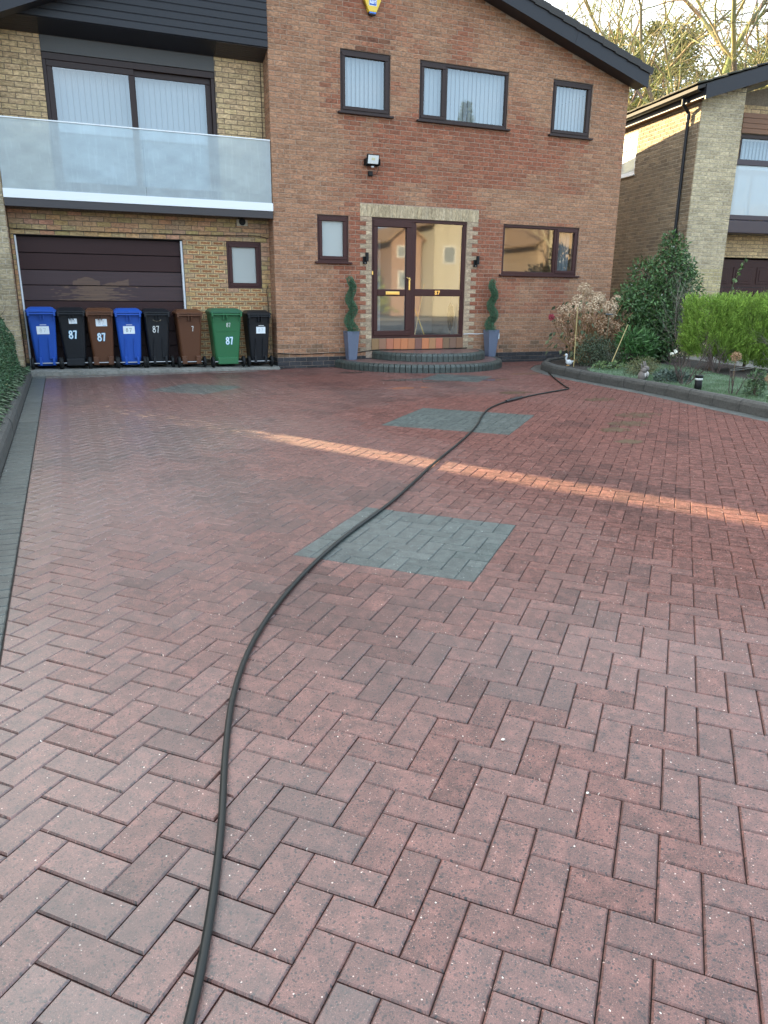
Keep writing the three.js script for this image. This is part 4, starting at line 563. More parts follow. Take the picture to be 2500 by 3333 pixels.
function bin(x, z, k, mat, lidMat, label, o = {}) {
  const b = thing('wheelie_bin', label, 'wheelie bin', [x, apronY(x), z], o.turn || 0, 'wheelie bins lined up before the garage'), w = o.w || 0.44, H = o.h || 0.93, dt = o.d || 0.50;
  const wl = (y) => lerp(w * 0.74, w * 0.985, (y - 0.07) / (H - 0.07)), backZ = (y) => lerp(-0.075, 0, (y - 0.07) / (H - 0.07));       // the handle side leans out to z = 0 at the rim
  const dl = (y) => lerp(dt * 0.74, dt * 0.98, (y - 0.07) / (H - 0.07)), sec = (y, r, e = 0) => ({ y, w: wl(y) + e, d: dl(y) + e, r, cz: backZ(y) - dl(y) / 2 });
  part('body', loft([{ ...sec(0.05, 0.05, -0.03) }, sec(0.075, 0.05), sec(0.3, 0.045), sec(0.6, 0.04), sec(H - 0.09, 0.035), sec(H - 0.02, 0.03), sec(H - 0.019, 0.032, 0.02), sec(H, 0.032, 0.02)]), mat, b);
  // lid with a raised crown, a lip and the hinge lugs
  const lz = -dt / 2 + 0.0; part('lid', loft([{ y: H + 0.004, w: w + 0.035, d: dt + 0.05, r: 0.045, cz: lz + 0.01 }, { y: H + 0.03, w: w + 0.035, d: dt + 0.05, r: 0.05, cz: lz + 0.01 }, { y: H + 0.048, w: w - 0.01, d: dt, r: 0.06, cz: lz }, { y: H + 0.075, w: w - 0.07, d: dt - 0.10, r: 0.06, cz: lz - 0.02 }, { y: H + 0.083, w: w - 0.12, d: dt - 0.16, r: 0.05, cz: lz - 0.02 }]), lidMat, b);
  part('handle', merge([cyl([-w * 0.42, H - 0.022, 0.045], [w * 0.42, H - 0.022, 0.045], 0.014, 0.014, 10), box(-w / 2 + 0.005, -w / 2 + 0.04, H - 0.06, H + 0.012, -0.01, 0.06, 0.008), box(w / 2 - 0.04, w / 2 - 0.005, H - 0.06, H + 0.012, -0.01, 0.06, 0.008)]), mat, b);
  part('hinge', merge([...(o.lugs || [-0.02, 0.03]).map(q => box(q - 0.006, q + 0.006, H - 0.12, H + 0.02, 0.0, 0.05, 0.003)), ...[-0.42, 0.42].map(q => box(q * w - 0.006, q * w + 0.006, H - 0.15, H - 0.02, -0.014, 0.03, 0.003))]), mat, b);
  // axle, wheels, and the foot recess
  const ay = 0.095, az = -0.035, aw = w / 2 - 0.005;
  part('axle', cyl([-aw, ay, az], [aw, ay, az], 0.011, 0.011, 10), M.chrome, b);
  for (const s of [-1, 1]) { const wh = sub('wheel', b), tg = new THREE.TorusGeometry(0.078, 0.024, 8, 24); tg.rotateY(Math.PI / 2); tg.scale(1.15, 1, 1); tg.translate(s * (aw + 0.004), ay, az); part('tyre', tg, M.rubber, wh); part('rim', cyl([s * (aw - 0.01), ay, az], [s * (aw + 0.016), ay, az], 0.064, 0.058, 18), M.black, wh); }
  if (o.style === 'tub') part('foot_bracket', merge([box(-w * 0.38, -w * 0.17, 0.055, 0.2, -0.09, -0.02, 0.012), box(w * 0.17, w * 0.38, 0.055, 0.2, -0.09, -0.02, 0.012)]), mat, b);
  else if (o.style === 'flat') part('foot_bracket', box(-w * 0.33, w * 0.33, 0.05, 0.17, -0.1, -0.018, 0.01), mat, b);
  else { const leg = (q) => { const m = new MB(); const g = box(q - 0.022, q + 0.022, 0.06, 0.19, -0.1, -0.014, 0.006); return g; }; part('foot_bracket', merge([leg(-w * 0.2), leg(w * 0.26)]), mat, b); const fin = (q, t) => { const s = new THREE.Shape([[0, 0], [0.045, 0], [t, 0.34]].map(p => new THREE.Vector2(...p))); const g = new THREE.ExtrudeGeometry(s, { depth: 0.016, bevelEnabled: true, bevelSize: 0.004, bevelThickness: 0.004, bevelSegments: 1 }); g.rotateX(0.083); g.translate(q, 0.17, -0.066); return g; }; part('flute', merge([fin(-w * 0.24, 0.03), fin(w * 0.12, 0.012)]), mat, b); }
  const onBack = (g, m, nm, y, px = 0) => { const q = part(nm, g, m, b); q.position.set(px, y, backZ(y) + 0.002); q.rotation.x = 0.086; return q; };
  if (o.seam) onBack(box(-wl(o.seam) / 2 + 0.03, wl(o.seam) / 2 - 0.03, -0.003, 0.003, -0.002, 0.002, 0.001), mat, 'seam', o.seam);
  if (o.sticker) { const [sw, sh, y, px, faint, txt] = o.sticker; const [g, m] = sticker(sw, sh, txt, faint, k + 70); onBack(g, m, 'address_sticker', y, px).position.z += 0.0015; if (o.strip) onBack(box(-0.05, 0.05, -0.004, 0.004, -0.001, 0.0015, 0), paintW, 'white_strip', y + sh / 2 + 0.022, px + 0.01); }
  for (const [txt, s, y, px, two] of o.paint || []) { const L = txt === '87' ? [...eight(s), ...seven(s)] : seven(s); if (two) onBack(ribbon(L, s * 0.2, 0.0008), paintB, 'painted_number_outline', y, px); onBack(ribbon(L, s * (two ? 0.105 : 0.085), 0.0016), paintW, 'painted_number', y, px); }
  if (o.patch) onBack(new THREE.TorusGeometry(0.05, 0.008, 6, 24, Math.PI).rotateZ(Math.PI).scale(1.3, 0.6, 0.3), std([0.16, 0.14, 0.1], 0.5), 'worn_mark', o.patch, 0);
  return b;
}
{
  const nz = tex(256, 256, (i, j) => { const v = 120 + (fbm(i / 5, j / 5, 57, 3) - 0.5) * 120; return [v, v, v]; });
  const pl = (c) => phys(c, 0.46, { specularIntensity: 0.6, bumpMap: nz, bumpScale: 0.0006 });
  const blue = pl([0.016, 0.075, 0.36]), blk = pl([0.0085, 0.0095, 0.012]), brn = pl([0.095, 0.038, 0.018]), grn = pl([0.03, 0.135, 0.055]);
  bin(-0.475, 0.03, 1, blue, blue, 'blue wheelie bin with a scribbled sticker, next to the buff brick pier', { sticker: [0.19, 0.13, 0.64, 0.0, true, false], strip: true, turn: 0.02 });
  bin(-0.02, 0.02, 2, blk, blk, 'black wheelie bin with small sticker above bright painted 87', { style: 'flat', sticker: [0.13, 0.085, 0.79, 0.02, true, true], paint: [['87', 0.13, 0.57, 0.0, true]], turn: -0.02 });
  bin(0.43, 0.01, 3, brn, brn, 'brown wheelie bin with white sticker above bright painted 87', { style: 'tub', sticker: [0.18, 0.12, 0.77, 0.02, true, true], paint: [['87', 0.13, 0.53, 0.0, true]], turn: -0.04 });
  bin(0.89, 0.02, 4, blue, blue, 'blue wheelie bin with a clear 87 on its sticker, between brown and black bins', { sticker: [0.19, 0.13, 0.65, 0.0, false, false], strip: true, turn: -0.03 });
  bin(1.375, -0.02, 5, blk, blk, 'black wheelie bin with worn white 87 brushed straight on the plastic', { paint: [['87', 0.115, 0.665, -0.03, false]], patch: 0.83 });
  bin(1.925, 0.06, 6, brn, brn, 'brown wheelie bin with only a painted 7 on its side', { style: 'tub', paint: [['7', 0.09, 0.68, 0.02, false]], w: 0.45 });
  bin(2.575, 0.1, 7, grn, pl([0.03, 0.11, 0.06]), 'wide green wheelie bin with a small and a large painted 87', { w: 0.56, d: 0.56, style: 'flat', h: 0.955, seam: 0.64, paint: [['87', 0.075, 0.75, 0.03, false], ['87', 0.13, 0.47, 0.04, true]], lugs: [-0.06, 0.0] });
  bin(3.175, 0.08, 8, blk, blk, 'black wheelie bin with pale 87 sticker, beside the red brick corner', { w: 0.43, h: 0.93, sticker: [0.17, 0.12, 0.66, 0.03, true, false], strip: true, seam: 0.8 });
}
// ---------------------------------------------------------------- plants: leaf and twig builders
function leafInto(mb, p, dir, nrm, len, wid, col, fold = 0.25) {            // pointed leaf of four faces with a folded midrib
  const d = dir.clone().normalize(), s = new THREE.Vector3().crossVectors(d, nrm).normalize(), n = new THREE.Vector3().crossVectors(s, d);
  const A = p, T = p.clone().addScaledVector(d, len).addScaledVector(n, -len * 0.15), m = p.clone().addScaledVector(d, len * 0.48).addScaledVector(n, -wid * fold);
  const l = p.clone().addScaledVector(d, len * 0.42).addScaledVector(s, -wid / 2), r = p.clone().addScaledVector(d, len * 0.42).addScaledVector(s, wid / 2), a = (v) => [v.x, v.y, v.z], u = [0, 0];
  mb.tri(a(A), a(m), a(l), u, u, u, col); mb.tri(a(l), a(m), a(T), u, u, u, col); mb.tri(a(A), a(r), a(m), u, u, u, col); mb.tri(a(m), a(r), a(T), u, u, u, col);
}
function flakeInto(mb, p, dir, nrm, len, wid, col) { const d = dir.clone().normalize(), s = new THREE.Vector3().crossVectors(d, nrm).normalize(), a = (v) => [v.x, v.y, v.z], u = [0, 0]; const T = p.clone().addScaledVector(d, len), l = p.clone().addScaledVector(d, len * 0.4).addScaledVector(s, -wid / 2), r = p.clone().addScaledVector(d, len * 0.4).addScaledVector(s, wid / 2); mb.tri(a(p), a(r), a(l), u, u, u, col); mb.tri(a(l), a(r), a(T), u, u, u, col); }
const rdir = (r) => { const z = r() * 2 - 1, t = r() * 6.2832, q = Math.sqrt(1 - z * z); return V(q * Math.cos(t), z, q * Math.sin(t)); };
function limb(mb, a, b, r0, r1, col, seg = 5) {
  const d = b.clone().sub(a); if (d.length() < 1e-5) return; d.normalize(); const s = new THREE.Vector3().crossVectors(d, Math.abs(d.y) > 0.9 ? V(1, 0, 0) : V(0, 1, 0)).normalize(), t = new THREE.Vector3().crossVectors(s, d);
  const ringP = (p, r) => Array.from({ length: seg }, (_, i) => { const q = i / seg * 6.28318, n = s.clone().multiplyScalar(Math.cos(q)).addScaledVector(t, Math.sin(q)); return [p.clone().addScaledVector(n, r), n]; }); const A = ringP(a, r0), B = ringP(b, r1), f = (v) => [v.x, v.y, v.z];
  for (let i = 0; i < seg; i++) { const k = (i + 1) % seg; const u = [i / seg * r0 * 6, 0], w = [k / seg * r0 * 6, 0.1]; mb.tri(f(A[i][0]), f(B[k][0]), f(A[k][0]), u, w, w, col, f(A[i][1]), f(B[k][1]), f(A[k][1])); mb.tri(f(A[i][0]), f(B[i][0]), f(B[k][0]), u, u, w, col, f(A[i][1]), f(B[i][1]), f(B[k][1])); }
}
function branchy(mb, p, d, len, rad, depth, r, o) {
  let q = p.clone(), dir = d.clone(), rr = rad; const n = o.seg || 4;
  for (let i = 0; i < n; i++) {
    const nd = dir.clone().addScaledVector(rdir(r), o.wob).addScaledVector(V(0, 1, 0), o.up).normalize(), e = q.clone().addScaledVector(nd, len / n), r1 = rr * (depth ? 0.87 : 0.7); const c = o.col(e, depth, r); limb(mb, q, e, rr, r1, c, rr > 0.06 ? 7 : rr > 0.015 ? 5 : 3); q = e; dir = nd; rr = r1;
    if (depth > 0 && i >= (o.bare || 0) * (depth === o.depth ? 1 : 0)) { const k = o.kids(depth, r); for (let m = 0; m < k; m++) { const sd = rdir(r).cross(dir).normalize(), cd = dir.clone().multiplyScalar(Math.cos(o.ang)).addScaledVector(sd, Math.sin(o.ang) * (0.8 + r() * 0.5)).normalize(); branchy(mb, q, cd, len * (o.shr || 0.6) * (0.7 + r() * 0.5), rr * (0.5 + r() * 0.25), depth - 1, r, o); } }
  }
  if (o.tip) o.tip(q, dir, depth, r);
}
// ---------------------------------------------------------------- planters with clipped spirals
for (const [x, z, lab, lab2, ph] of [[4.955, 0.16, 'slate blue tapered planter on the step by the small obscured window', 'clipped box spiral in the planter by the small obscured window', 0.4], [8.07, 0.17, 'slate blue tapered planter on the step beside the white wall socket', 'clipped box spiral in the planter beside the white wall socket', 2.2]]) {
  const p = thing('planter', lab, 'planter', [x, 0.15, z], 0.02, 'planters flanking the door steps');
  const weave = tex(256, 256, (i, j) => { const a = Math.sin(i / 256 * Math.PI * 32), b = Math.sin(j / 256 * Math.PI * 64 + ((i / 8 | 0) & 1) * Math.PI); const v = 128 + a * 40 + b * 70; return [v, v, v]; });
  weave.repeat.set(6, 6); const pm = phys([0.125, 0.15, 0.215], 0.5, { bumpMap: weave, bumpScale: 0.004 });
  const sq = (y, w) => ({ y, w, d: w, r: 0.006 }); const body = uvBox(loft([sq(0, 0.165), sq(0.54, 0.25), sq(0.541, 0.238), sq(0.5, 0.23)], true, false)); part('pot', body, pm, p); part('soil', box(-0.113, 0.113, 0.44, 0.5, -0.113, 0.113, 0), M.soil, p);
  const t = thing('spiral_topiary', lab2, 'topiary', [x, 0.65, z], 0, 'spiral topiaries'), r = rng(600 + x * 10 | 0); part('stem', tube([[0, -0.02, 0], [0.006, 0.4, 0], [0, 0.9, 0.004], [0, 1.0, 0]], 0.012, 6), std([0.06, 0.045, 0.03], 0.9), t);
  const mb = new MB(); for (let i = 0; i < 7600; i++) { const s = Math.pow(r(), 1.12), an = ph + s * 6.2832 * 2.4, rad = lerp(0.055, 0.03, s), tr = lerp(0.092, 0.062, s) * (s < 0.02 ? 1.2 : 1), y = 0.045 + s * 0.955, c = V(Math.cos(an) * rad, y, Math.sin(an) * rad), n = rdir(r), q = c.clone().add(n.clone().multiply(V(tr, tr * 0.95, tr)).multiplyScalar(0.72 + 0.32 * r())); const k = 0.65 + r() * 0.8, w = r(); leafInto(mb, q, n.clone().add(rdir(r).multiplyScalar(0.7)).add(V(0, 0.25, 0)), rdir(r), 0.021, 0.012, mixc([0.045, 0.115, 0.055], [0.09, 0.19, 0.11], w).map(v => v * k)); }
  for (let i = 0; i < 900; i++) { const a = r() * 6.28, q = Math.sqrt(r()) * 0.12, n = V(Math.cos(a) * 0.5, 0.8, Math.sin(a) * 0.5); leafInto(mb, V(Math.cos(a) * q, 0.01 + (0.12 - q) * 0.7 * r(), Math.sin(a) * q), n.add(rdir(r).multiplyScalar(0.6)), rdir(r), 0.022, 0.013, mixc([0.045, 0.115, 0.055], [0.09, 0.19, 0.11], r()).map(v => v * (0.6 + r() * 0.7))); }
  part('foliage', mb.geo(), M.leaf, t);
}
// ---------------------------------------------------------------- hose
{
  const pts = [[8.5, 1.66], [8.3, 1.95], [7.9, 2.6], [7.25, 3.8], [6.98, 4.32], [6.9, 4.5], [6.6, 4.66], [5.95, 4.98], [5.55, 5.22], [5.1, 5.52], [4.66, 5.92], [4.32, 6.35], [3.9, 6.95], [3.37, 7.61], [2.66, 8.43], [1.887, 9.36], [1.2, 10.11], [0.79, 10.65], [0.527, 11.1], [0.382, 11.454], [0.296, 11.764], [0.224, 12.082], [0.172, 12.28], [0.101, 12.509], [0.02, 12.72], [-0.1, 13.0], [-0.35, 13.6], [-0.6, 14.6]];
  const h = thing('hose', 'long black hose snaking across the red paved driveway', 'hose'); part('hose_pipe', tube(pts.map(([x, z], i) => [x, 0.0135 + (i === 4 ? 0.004 : 0), z]), 0.0105, 10, 420), phys([0.007, 0.010, 0.010], 0.42, { specularIntensity: 0.6 }), h);
  part('connector', merge([cyl([5.62, 0.019, 5.178], [5.2, 0.019, 5.45], 0.019, 0.019, 12), cyl([5.5, 0.019, 5.256], [5.32, 0.019, 5.372], 0.023, 0.023, 12)]), std([0.012, 0.013, 0.016], 0.3), h);
}
// ---------------------------------------------------------------- kerbs
function kerbStone(parent, a, b, inward, w, h, i, r) {            // from a to b along the foot, bull-nosed towards the drive
  const dx = b[0] - a[0], dz = b[1] - a[1], L = Math.hypot(dx, dz); const s = new THREE.Shape([[0, -0.02], [0.004, h * 0.62], [0.02, h * 0.86], [0.05, h], [w - 0.02, h], [w, h - 0.02], [w, -0.02]].map(p => new THREE.Vector2(...p)));
  const g = new THREE.ExtrudeGeometry(s, { depth: L - 0.008, bevelEnabled: false, steps: Math.max(2, Math.round(L / 0.08)) }), p = g.attributes.position, sg = inward; for (let k = 0; k < p.count; k++) { const z = p.getZ(k), e = (fbm(z * 6 + i * 5, p.getY(k) * 14, 67, 3) - 0.5) * 0.012; if (p.getY(k) > 0.02) { p.setX(k, p.getX(k) + e); p.setY(k, p.getY(k) + (fbm(z * 5 + i * 3, p.getX(k) * 20, 68, 3) - 0.5) * 0.012); } }
  g.computeVertexNormals(); const m = part(i ? `kerb_stone_${String(i).padStart(3, '0')}` : 'kerb_stone', uvBox(g), M.kerb, parent); m.position.set(a[0], 0, a[1]); const ux = dx / L, uz = dz / L; m.matrixAutoUpdate = true; const X = V(-uz * sg, 0, ux * sg), Z = V(ux, 0, uz); m.setRotationFromMatrix(new THREE.Matrix4().makeBasis(X, V(0, 1, 0), new THREE.Vector3().crossVectors(X, V(0, 1, 0)))); if (new THREE.Vector3().crossVectors(X, V(0, 1, 0)).dot(Z) < 0) m.position.set(b[0], 0, b[1]); return m;
}
{
  const r = rng(71), k1 = thing('kerb_edging', 'grey rounded concrete kerb along the foot of the left hedge', 'kerb'); let i = 0; for (let z = 0.34; z < 17; z += 0.9) kerbStone(k1, [borderX(z) - 0.208, z], [borderX(z + 0.9) - 0.208, z + 0.9], 1, 0.14, 0.17, i++, r);
  const k2 = thing('kerb_edging', 'grey rounded concrete kerb curving round the planting bed', 'kerb'); i = 0; for (let s = 0; s < bedPath.length - 1; s++) { const a = bedPath[s], b = bedPath[s + 1], L = Math.hypot(b[0] - a[0], b[1] - a[1]), n = Math.max(1, Math.round(L / (s < 4 ? 0.45 : 0.6))); for (let q = 0; q < n; q++) kerbStone(k2, [lerp(a[0], b[0], q / n), lerp(a[1], b[1], q / n)], [lerp(a[0], b[0], (q + 1) / n), lerp(a[1], b[1], (q + 1) / n)], -1, 0.13, 0.155, i++, r); }
}
// ---------------------------------------------------------------- planting bed, lawn, garden plants
{
  const inner = bedPath.map(([x, z], i) => { const a = bedPath[Math.max(0, i - 1)], b = bedPath[Math.min(bedPath.length - 1, i + 1)], L = Math.hypot(b[0] - a[0], b[1] - a[1]); return [x + (b[1] - a[1]) / L * 0.06, z - (b[0] - a[0]) / L * 0.06]; });
  const s = new THREE.Shape([...inner.map(([x, z]) => new THREE.Vector2(x, -z)), new THREE.Vector2(13.0, -18), new THREE.Vector2(11.6, -4.6), new THREE.Vector2(12.3, -0.5), new THREE.Vector2(11.3, -0.02)]);
  const g = new THREE.ExtrudeGeometry(s, { depth: 0.11, bevelEnabled: false }); g.rotateX(-Math.PI / 2); struct('planting_bed', uvBox(g), M.soil);
  const lp = [[8.42, 2.95], [8.1, 3.6], [8.05, 4.6], [7.97, 5.6], [7.81, 6.6], [7.66, 7.6], [7.5, 9], [7.3, 11], [9.4, 11], [9.55, 7.5], [9.75, 5.6], [10.0, 4.5], [10.5, 3.2], [10.45, 2.55], [9.6, 2.3]];
  const sl = new THREE.Shape(lp.map(([x, z]) => new THREE.Vector2(x, -z))); const gl = new THREE.ShapeGeometry(sl); gl.rotateX(-Math.PI / 2); gl.translate(0, 0.116, 0); struct('lawn', uvBox(gl), noisy([0.06, 0.1, 0.045], 0.95, 3, 0.004));
  const inside = (x, z) => { let c = false; for (let i = 0, j = lp.length - 1; i < lp.length; j = i++) if ((lp[i][1] > z) !== (lp[j][1] > z) && x < (lp[j][0] - lp[i][0]) * (z - lp[i][1]) / (lp[j][1] - lp[i][1]) + lp[i][0]) c = !c; return c; };
  const r = rng(81), mb = new MB(); for (let i = 0; i < 60000; i++) { const x = 7.3 + r() * 3.3, z = 2.3 + Math.pow(r(), 1.2) * 7.5; if (!inside(x, z)) continue; const f = sstep(0.4, 0.6, fbm(x * 3, z * 3, 85, 3)) * 0.6 + r() * 0.5; flakeInto(mb, V(x, 0.114, z), rdir(r).multiplyScalar(0.6).add(V(0, 1, 0)), rdir(r), 0.018 + r() * 0.03, 0.0045, mixc([0.05, 0.115, 0.035], [0.25, 0.34, 0.24], f * 0.7)); }
  tag(part('grass', mb.geo(), M.leafMatt, scene), 'short frosted green grass behind the curved kerb', 'grass', null, 'stuff');
}
const stems = (mb, base, tops, col, rad, r, bend = 0.12) => { for (const t of tops) { const m = base().lerp(t, 0.55).add(V((r() - 0.5) * bend, 0.05, (r() - 0.5) * bend)); const b = base(); limb(mb, b, m, rad, rad * 0.85, col(), 5); limb(mb, m, t, rad * 0.85, rad * 0.6, col(), 5); } };
{ // hydrangea gone brown, with dried flower heads
  const h = thing('hydrangea', 'large faded hydrangea with brown dried flower heads beside the gable corner', 'shrub', [9.35, 0.11, 1.55]), r = rng(91), wood = new MB(), heads = [];
  const spots = [[-0.05, 1.42, 0], [0.22, 1.25, 0.1], [-0.25, 1.2, 0.1], [0.02, 1.18, 0.25], [0.42, 1.2, -0.1], [0.55, 1.08, 0.1], [-0.52, 1.0, 0.05], [-0.42, 1.06, 0.25], [0.3, 0.95, 0.35], [0.5, 0.9, 0.25], [-0.7, 0.78, 0.2], [0.1, 0.82, 0.5], [0.32, 0.72, 0.52], [0.05, 0.62, 0.55], [-0.05, 0.72, 0.45], [0.75, 0.58, 0.3], [0.55, 0.42, 0.45], [0.45, 0.3, 0.5], [-0.45, 0.45, 0.4], [0.2, 1.32, -0.2], [0.6, 1.2, 0.2], [-0.15, 1.05, 0.4], [0.38, 1.08, 0.3], [-0.3, 0.85, 0.45], [0.2, 1.05, 0.45], [0.65, 0.8, 0.3], [-0.6, 0.9, 0.3], [0.42, 0.58, 0.5]];
  stems(wood, () => V((r() - 0.5) * 0.5, 0, (r() - 0.5) * 0.4), [...spots.map(s => V(...s)), ...Array.from({ length: 80 }, () => V((r() - 0.5) * 1.5, 0.3 + r() * 0.9, (r() - 0.3) * 0.9))], () => mixc([0.44, 0.29, 0.13], [0.22, 0.13, 0.07], r()), 0.009, r, 0.16); part('stems', wood.geo(), M.wood, h);
  for (const [i, s] of spots.entries()) { const mb = new MB(), R = 0.105 + r() * 0.05, pale = s[1] > 0.9 ? 0.66 : 0.16; for (let k = 0; k < 330; k++) { const n = rdir(r); if (n.y < -0.75) continue; const q = V(...s).addScaledVector(n.clone().multiply(V(1.1, 0.8, 1.1)), R * (0.8 + r() * 0.2)); const c = mixc([0.24, 0.12, 0.055], [0.62, 0.48, 0.33], clamp(pale + (r() - 0.5) * 0.7)); leafInto(mb, q, rdir(r), n, 0.032, 0.026, c, 0.1); } part(i ? `flower_head_${String(i).padStart(3, '0')}` : 'flower_head', mb.geo(), M.leafMatt, h); }
  const red = new MB(); for (let k = 0; k < 160; k++) { const n = rdir(r); leafInto(red, V(-0.92, 0.88, 0.2).addScaledVector(n, 0.05), rdir(r), n, 0.03, 0.02, [0.26 + r() * 0.12, 0.035, 0.06]); } part('red_flower_head', red.geo(), M.leafMatt, h);
  const lf = new MB(); for (let k = 0; k < 150; k++) { const a = r() * 6.28, q = 0.25 + r() * 0.6; leafInto(lf, V(Math.cos(a) * q, 0.15 + r() * 1.05, Math.sin(a) * q * 0.6 + 0.1), V(Math.cos(a), -0.8 - r(), Math.sin(a)), rdir(r), 0.12, 0.07, mixc([0.05, 0.07, 0.035], [0.12, 0.13, 0.06], r())); } part('leaves', lf.geo(), M.leafMatt, h);
  const bl = thing('flower_ornament', 'pale blue flower ornament among the dried hydrangea heads', 'ornament', [9.42, 1.05, 2.2]); const pm = new MB(); for (let k = 0; k < 6; k++) { const a = k / 6 * 6.28; leafInto(pm, V(0, 0, 0), V(Math.cos(a), 0.25, Math.sin(a)), V(0, 1, 0), 0.085, 0.07, [0.22, 0.38, 0.52]); } part('petals', pm.geo(), M.leaf, bl); part('stalk', cyl([0, -0.95, 0], [0, 0, 0], 0.006), std([0.1, 0.14, 0.08], 0.8), bl);
  const pk = thing('flower_ornament', 'lilac drooping flower ornament at the side of the hydrangea', 'ornament', [10.12, 0.85, 1.7]); const pp = new MB(); for (let k = 0; k < 9; k++) { const a = k / 9 * 6.28; leafInto(pp, V(Math.cos(a) * 0.02, (k % 3) * 0.05, Math.sin(a) * 0.02), V(Math.cos(a), 0.1, Math.sin(a)), V(0, 1, 0), 0.1, 0.07, [0.42, 0.34, 0.42]); } part('petals', pp.geo(), M.leaf, pk); part('stalk', tube([[0, -0.74, 0], [0.02, -0.4, 0], [0, 0, 0]], 0.006, 6), std([0.1, 0.14, 0.08], 0.8), pk);
}
function bush(name, label, cat, pos, lobes, n, size, cols, seed, o = {}) {            // leaves on the surface and through the volume of uneven lobes, on real twigs
  const b = thing(name, label, cat, pos), r = rng(seed), mb = new MB(), wd = new MB(), vol = lobes.map(l => l[3] * l[4] * l[5]), tot = vol.reduce((a, c) => a + Math.pow(c, 0.67), 0);
  lobes.forEach((l, i) => { const C = V(l[0], l[1], l[2]), k = Math.round(n * Math.pow(vol[i], 0.67) / tot); limb(wd, V(l[0] * 0.25, 0, l[2] * 0.25), C, 0.022, 0.008, [0.06, 0.045, 0.03]); for (let q = 0; q < 14; q++) { const e = C.clone().add(rdir(r).multiply(V(l[3], l[4], l[5])).multiplyScalar(0.9)); limb(wd, C, e, 0.007, 0.003, [0.06, 0.05, 0.03], 3); }
    for (let q = 0; q < k; q++) { const d = rdir(r), rad = 0.55 + 0.5 * Math.pow(r(), 0.6) + (fbm(d.x * 3 + i, d.y * 3 + d.z * 2, seed, 2) - 0.5) * 0.5, p = C.clone().add(d.clone().multiply(V(l[3], l[4], l[5])).multiplyScalar(rad)); if (p.y < 0.01) continue; const w = r(), v = 0.6 + r() * 0.7; (o.flake ? flakeInto : leafInto)(mb, p, d.clone().add(rdir(r).multiplyScalar(0.9)).add(V(0, o.lift || -0.2, 0)), d.clone().add(rdir(r).multiplyScalar(0.6)), size * (0.7 + r() * 0.6), size * (o.asp || 0.5), mixc(cols[0], cols[1], w).map(c => c * v)); } });
  part('twigs', wd.geo(), M.wood, b); part('foliage', mb.geo(), o.mat || M.leaf, b);
  if (o.dots) { const f = new MB(); for (let q = 0; q < o.dots; q++) { const l = lobes[Math.floor(r() * lobes.length)], d = rdir(r), p = V(l[0], l[1], l[2]).add(d.clone().multiply(V(l[3], l[4], l[5])).multiplyScalar(1.02)); for (let k = 0; k < 3; k++) leafInto(f, p, rdir(r), d, 0.02, 0.015, [0.62, 0.64, 0.58]); } part('blossom', f.geo(), M.leafMatt, b); }
  return b;
}
bush('evergreen_shrub', 'tall dark glossy evergreen shrub with tiny white buds before the drainpipe', 'shrub', [11.0, 0.11, 1.8], [[0.15, 0.5, 0.2, 0.6, 0.5, 0.4], [-0.2, 0.35, 0.15, 0.5, 0.35, 0.35], [0, 0.6, 0, 0.55, 0.55, 0.45], [-0.1, 1.15, 0, 0.5, 0.5, 0.42], [0.12, 1.7, 0.05, 0.42, 0.45, 0.38], [0.2, 2.15, 0, 0.26, 0.3, 0.25], [-0.62, 1.3, 0, 0.42, 0.25, 0.3], [0.42, 1.8, 0.1, 0.25, 0.25, 0.2], [-0.3, 0.9, 0.2, 0.45, 0.4, 0.3], [0.3, 1.1, 0.15, 0.35, 0.5, 0.3], [-0.55, 0.55, 0.1, 0.3, 0.35, 0.3], [0.05, 2.38, 0, 0.14, 0.14, 0.12], [0.5, 1.4, 0.1, 0.35, 0.45, 0.3], [-0.42, 1.7, 0, 0.34, 0.3, 0.28], [-0.85, 1.05, 0.1, 0.35, 0.3, 0.25]], 12500, 0.078, [[0.03, 0.075, 0.02], [0.09, 0.175, 0.05]], 101, { dots: 70, asp: 0.44 });
bush('leafy_plant', 'mid green strap leaved plant beside the leaning cane', 'plant', [9.95, 0.11, 2.35], [[0, 0.25, 0, 0.35, 0.3, 0.3], [0.25, 0.35, 0, 0.22, 0.25, 0.2], [-0.1, 0.45, 0, 0.2, 0.22, 0.2]], 1500, 0.13, [[0.03, 0.09, 0.02], [0.08, 0.19, 0.05]], 102, { asp: 0.18, lift: 0.5 });
bush('low_shrub', 'dense grey green low shrub behind the white duck', 'shrub', [9.0, 0.11, 2.3], [[0, 0.2, 0, 0.32, 0.25, 0.28], [0.28, 0.24, 0.05, 0.28, 0.26, 0.25], [0.1, 0.4, -0.05, 0.24, 0.18, 0.2]], 3600, 0.034, [[0.035, 0.055, 0.028], [0.075, 0.1, 0.05]], 103);
bush('low_shrub', 'yellow green low box plant behind the rabbit ornament', 'shrub', [8.75, 0.11, 3.95], [[0, 0.12, 0, 0.3, 0.13, 0.2], [0.3, 0.14, -0.25, 0.28, 0.12, 0.2], [-0.15, 0.1, 0.2, 0.2, 0.1, 0.15]], 2400, 0.026, [[0.07, 0.085, 0.03], [0.15, 0.15, 0.06]], 104);
bush('low_shrub', 'grey green rosette plant beside the rabbit ornament', 'shrub', [8.35, 0.11, 5.0], [[0, 0.07, 0, 0.2, 0.1, 0.16], [0.14, 0.08, 0.1, 0.15, 0.09, 0.14]], 900, 0.05, [[0.05, 0.08, 0.06], [0.12, 0.16, 0.13]], 105, { lift: 0.4 });
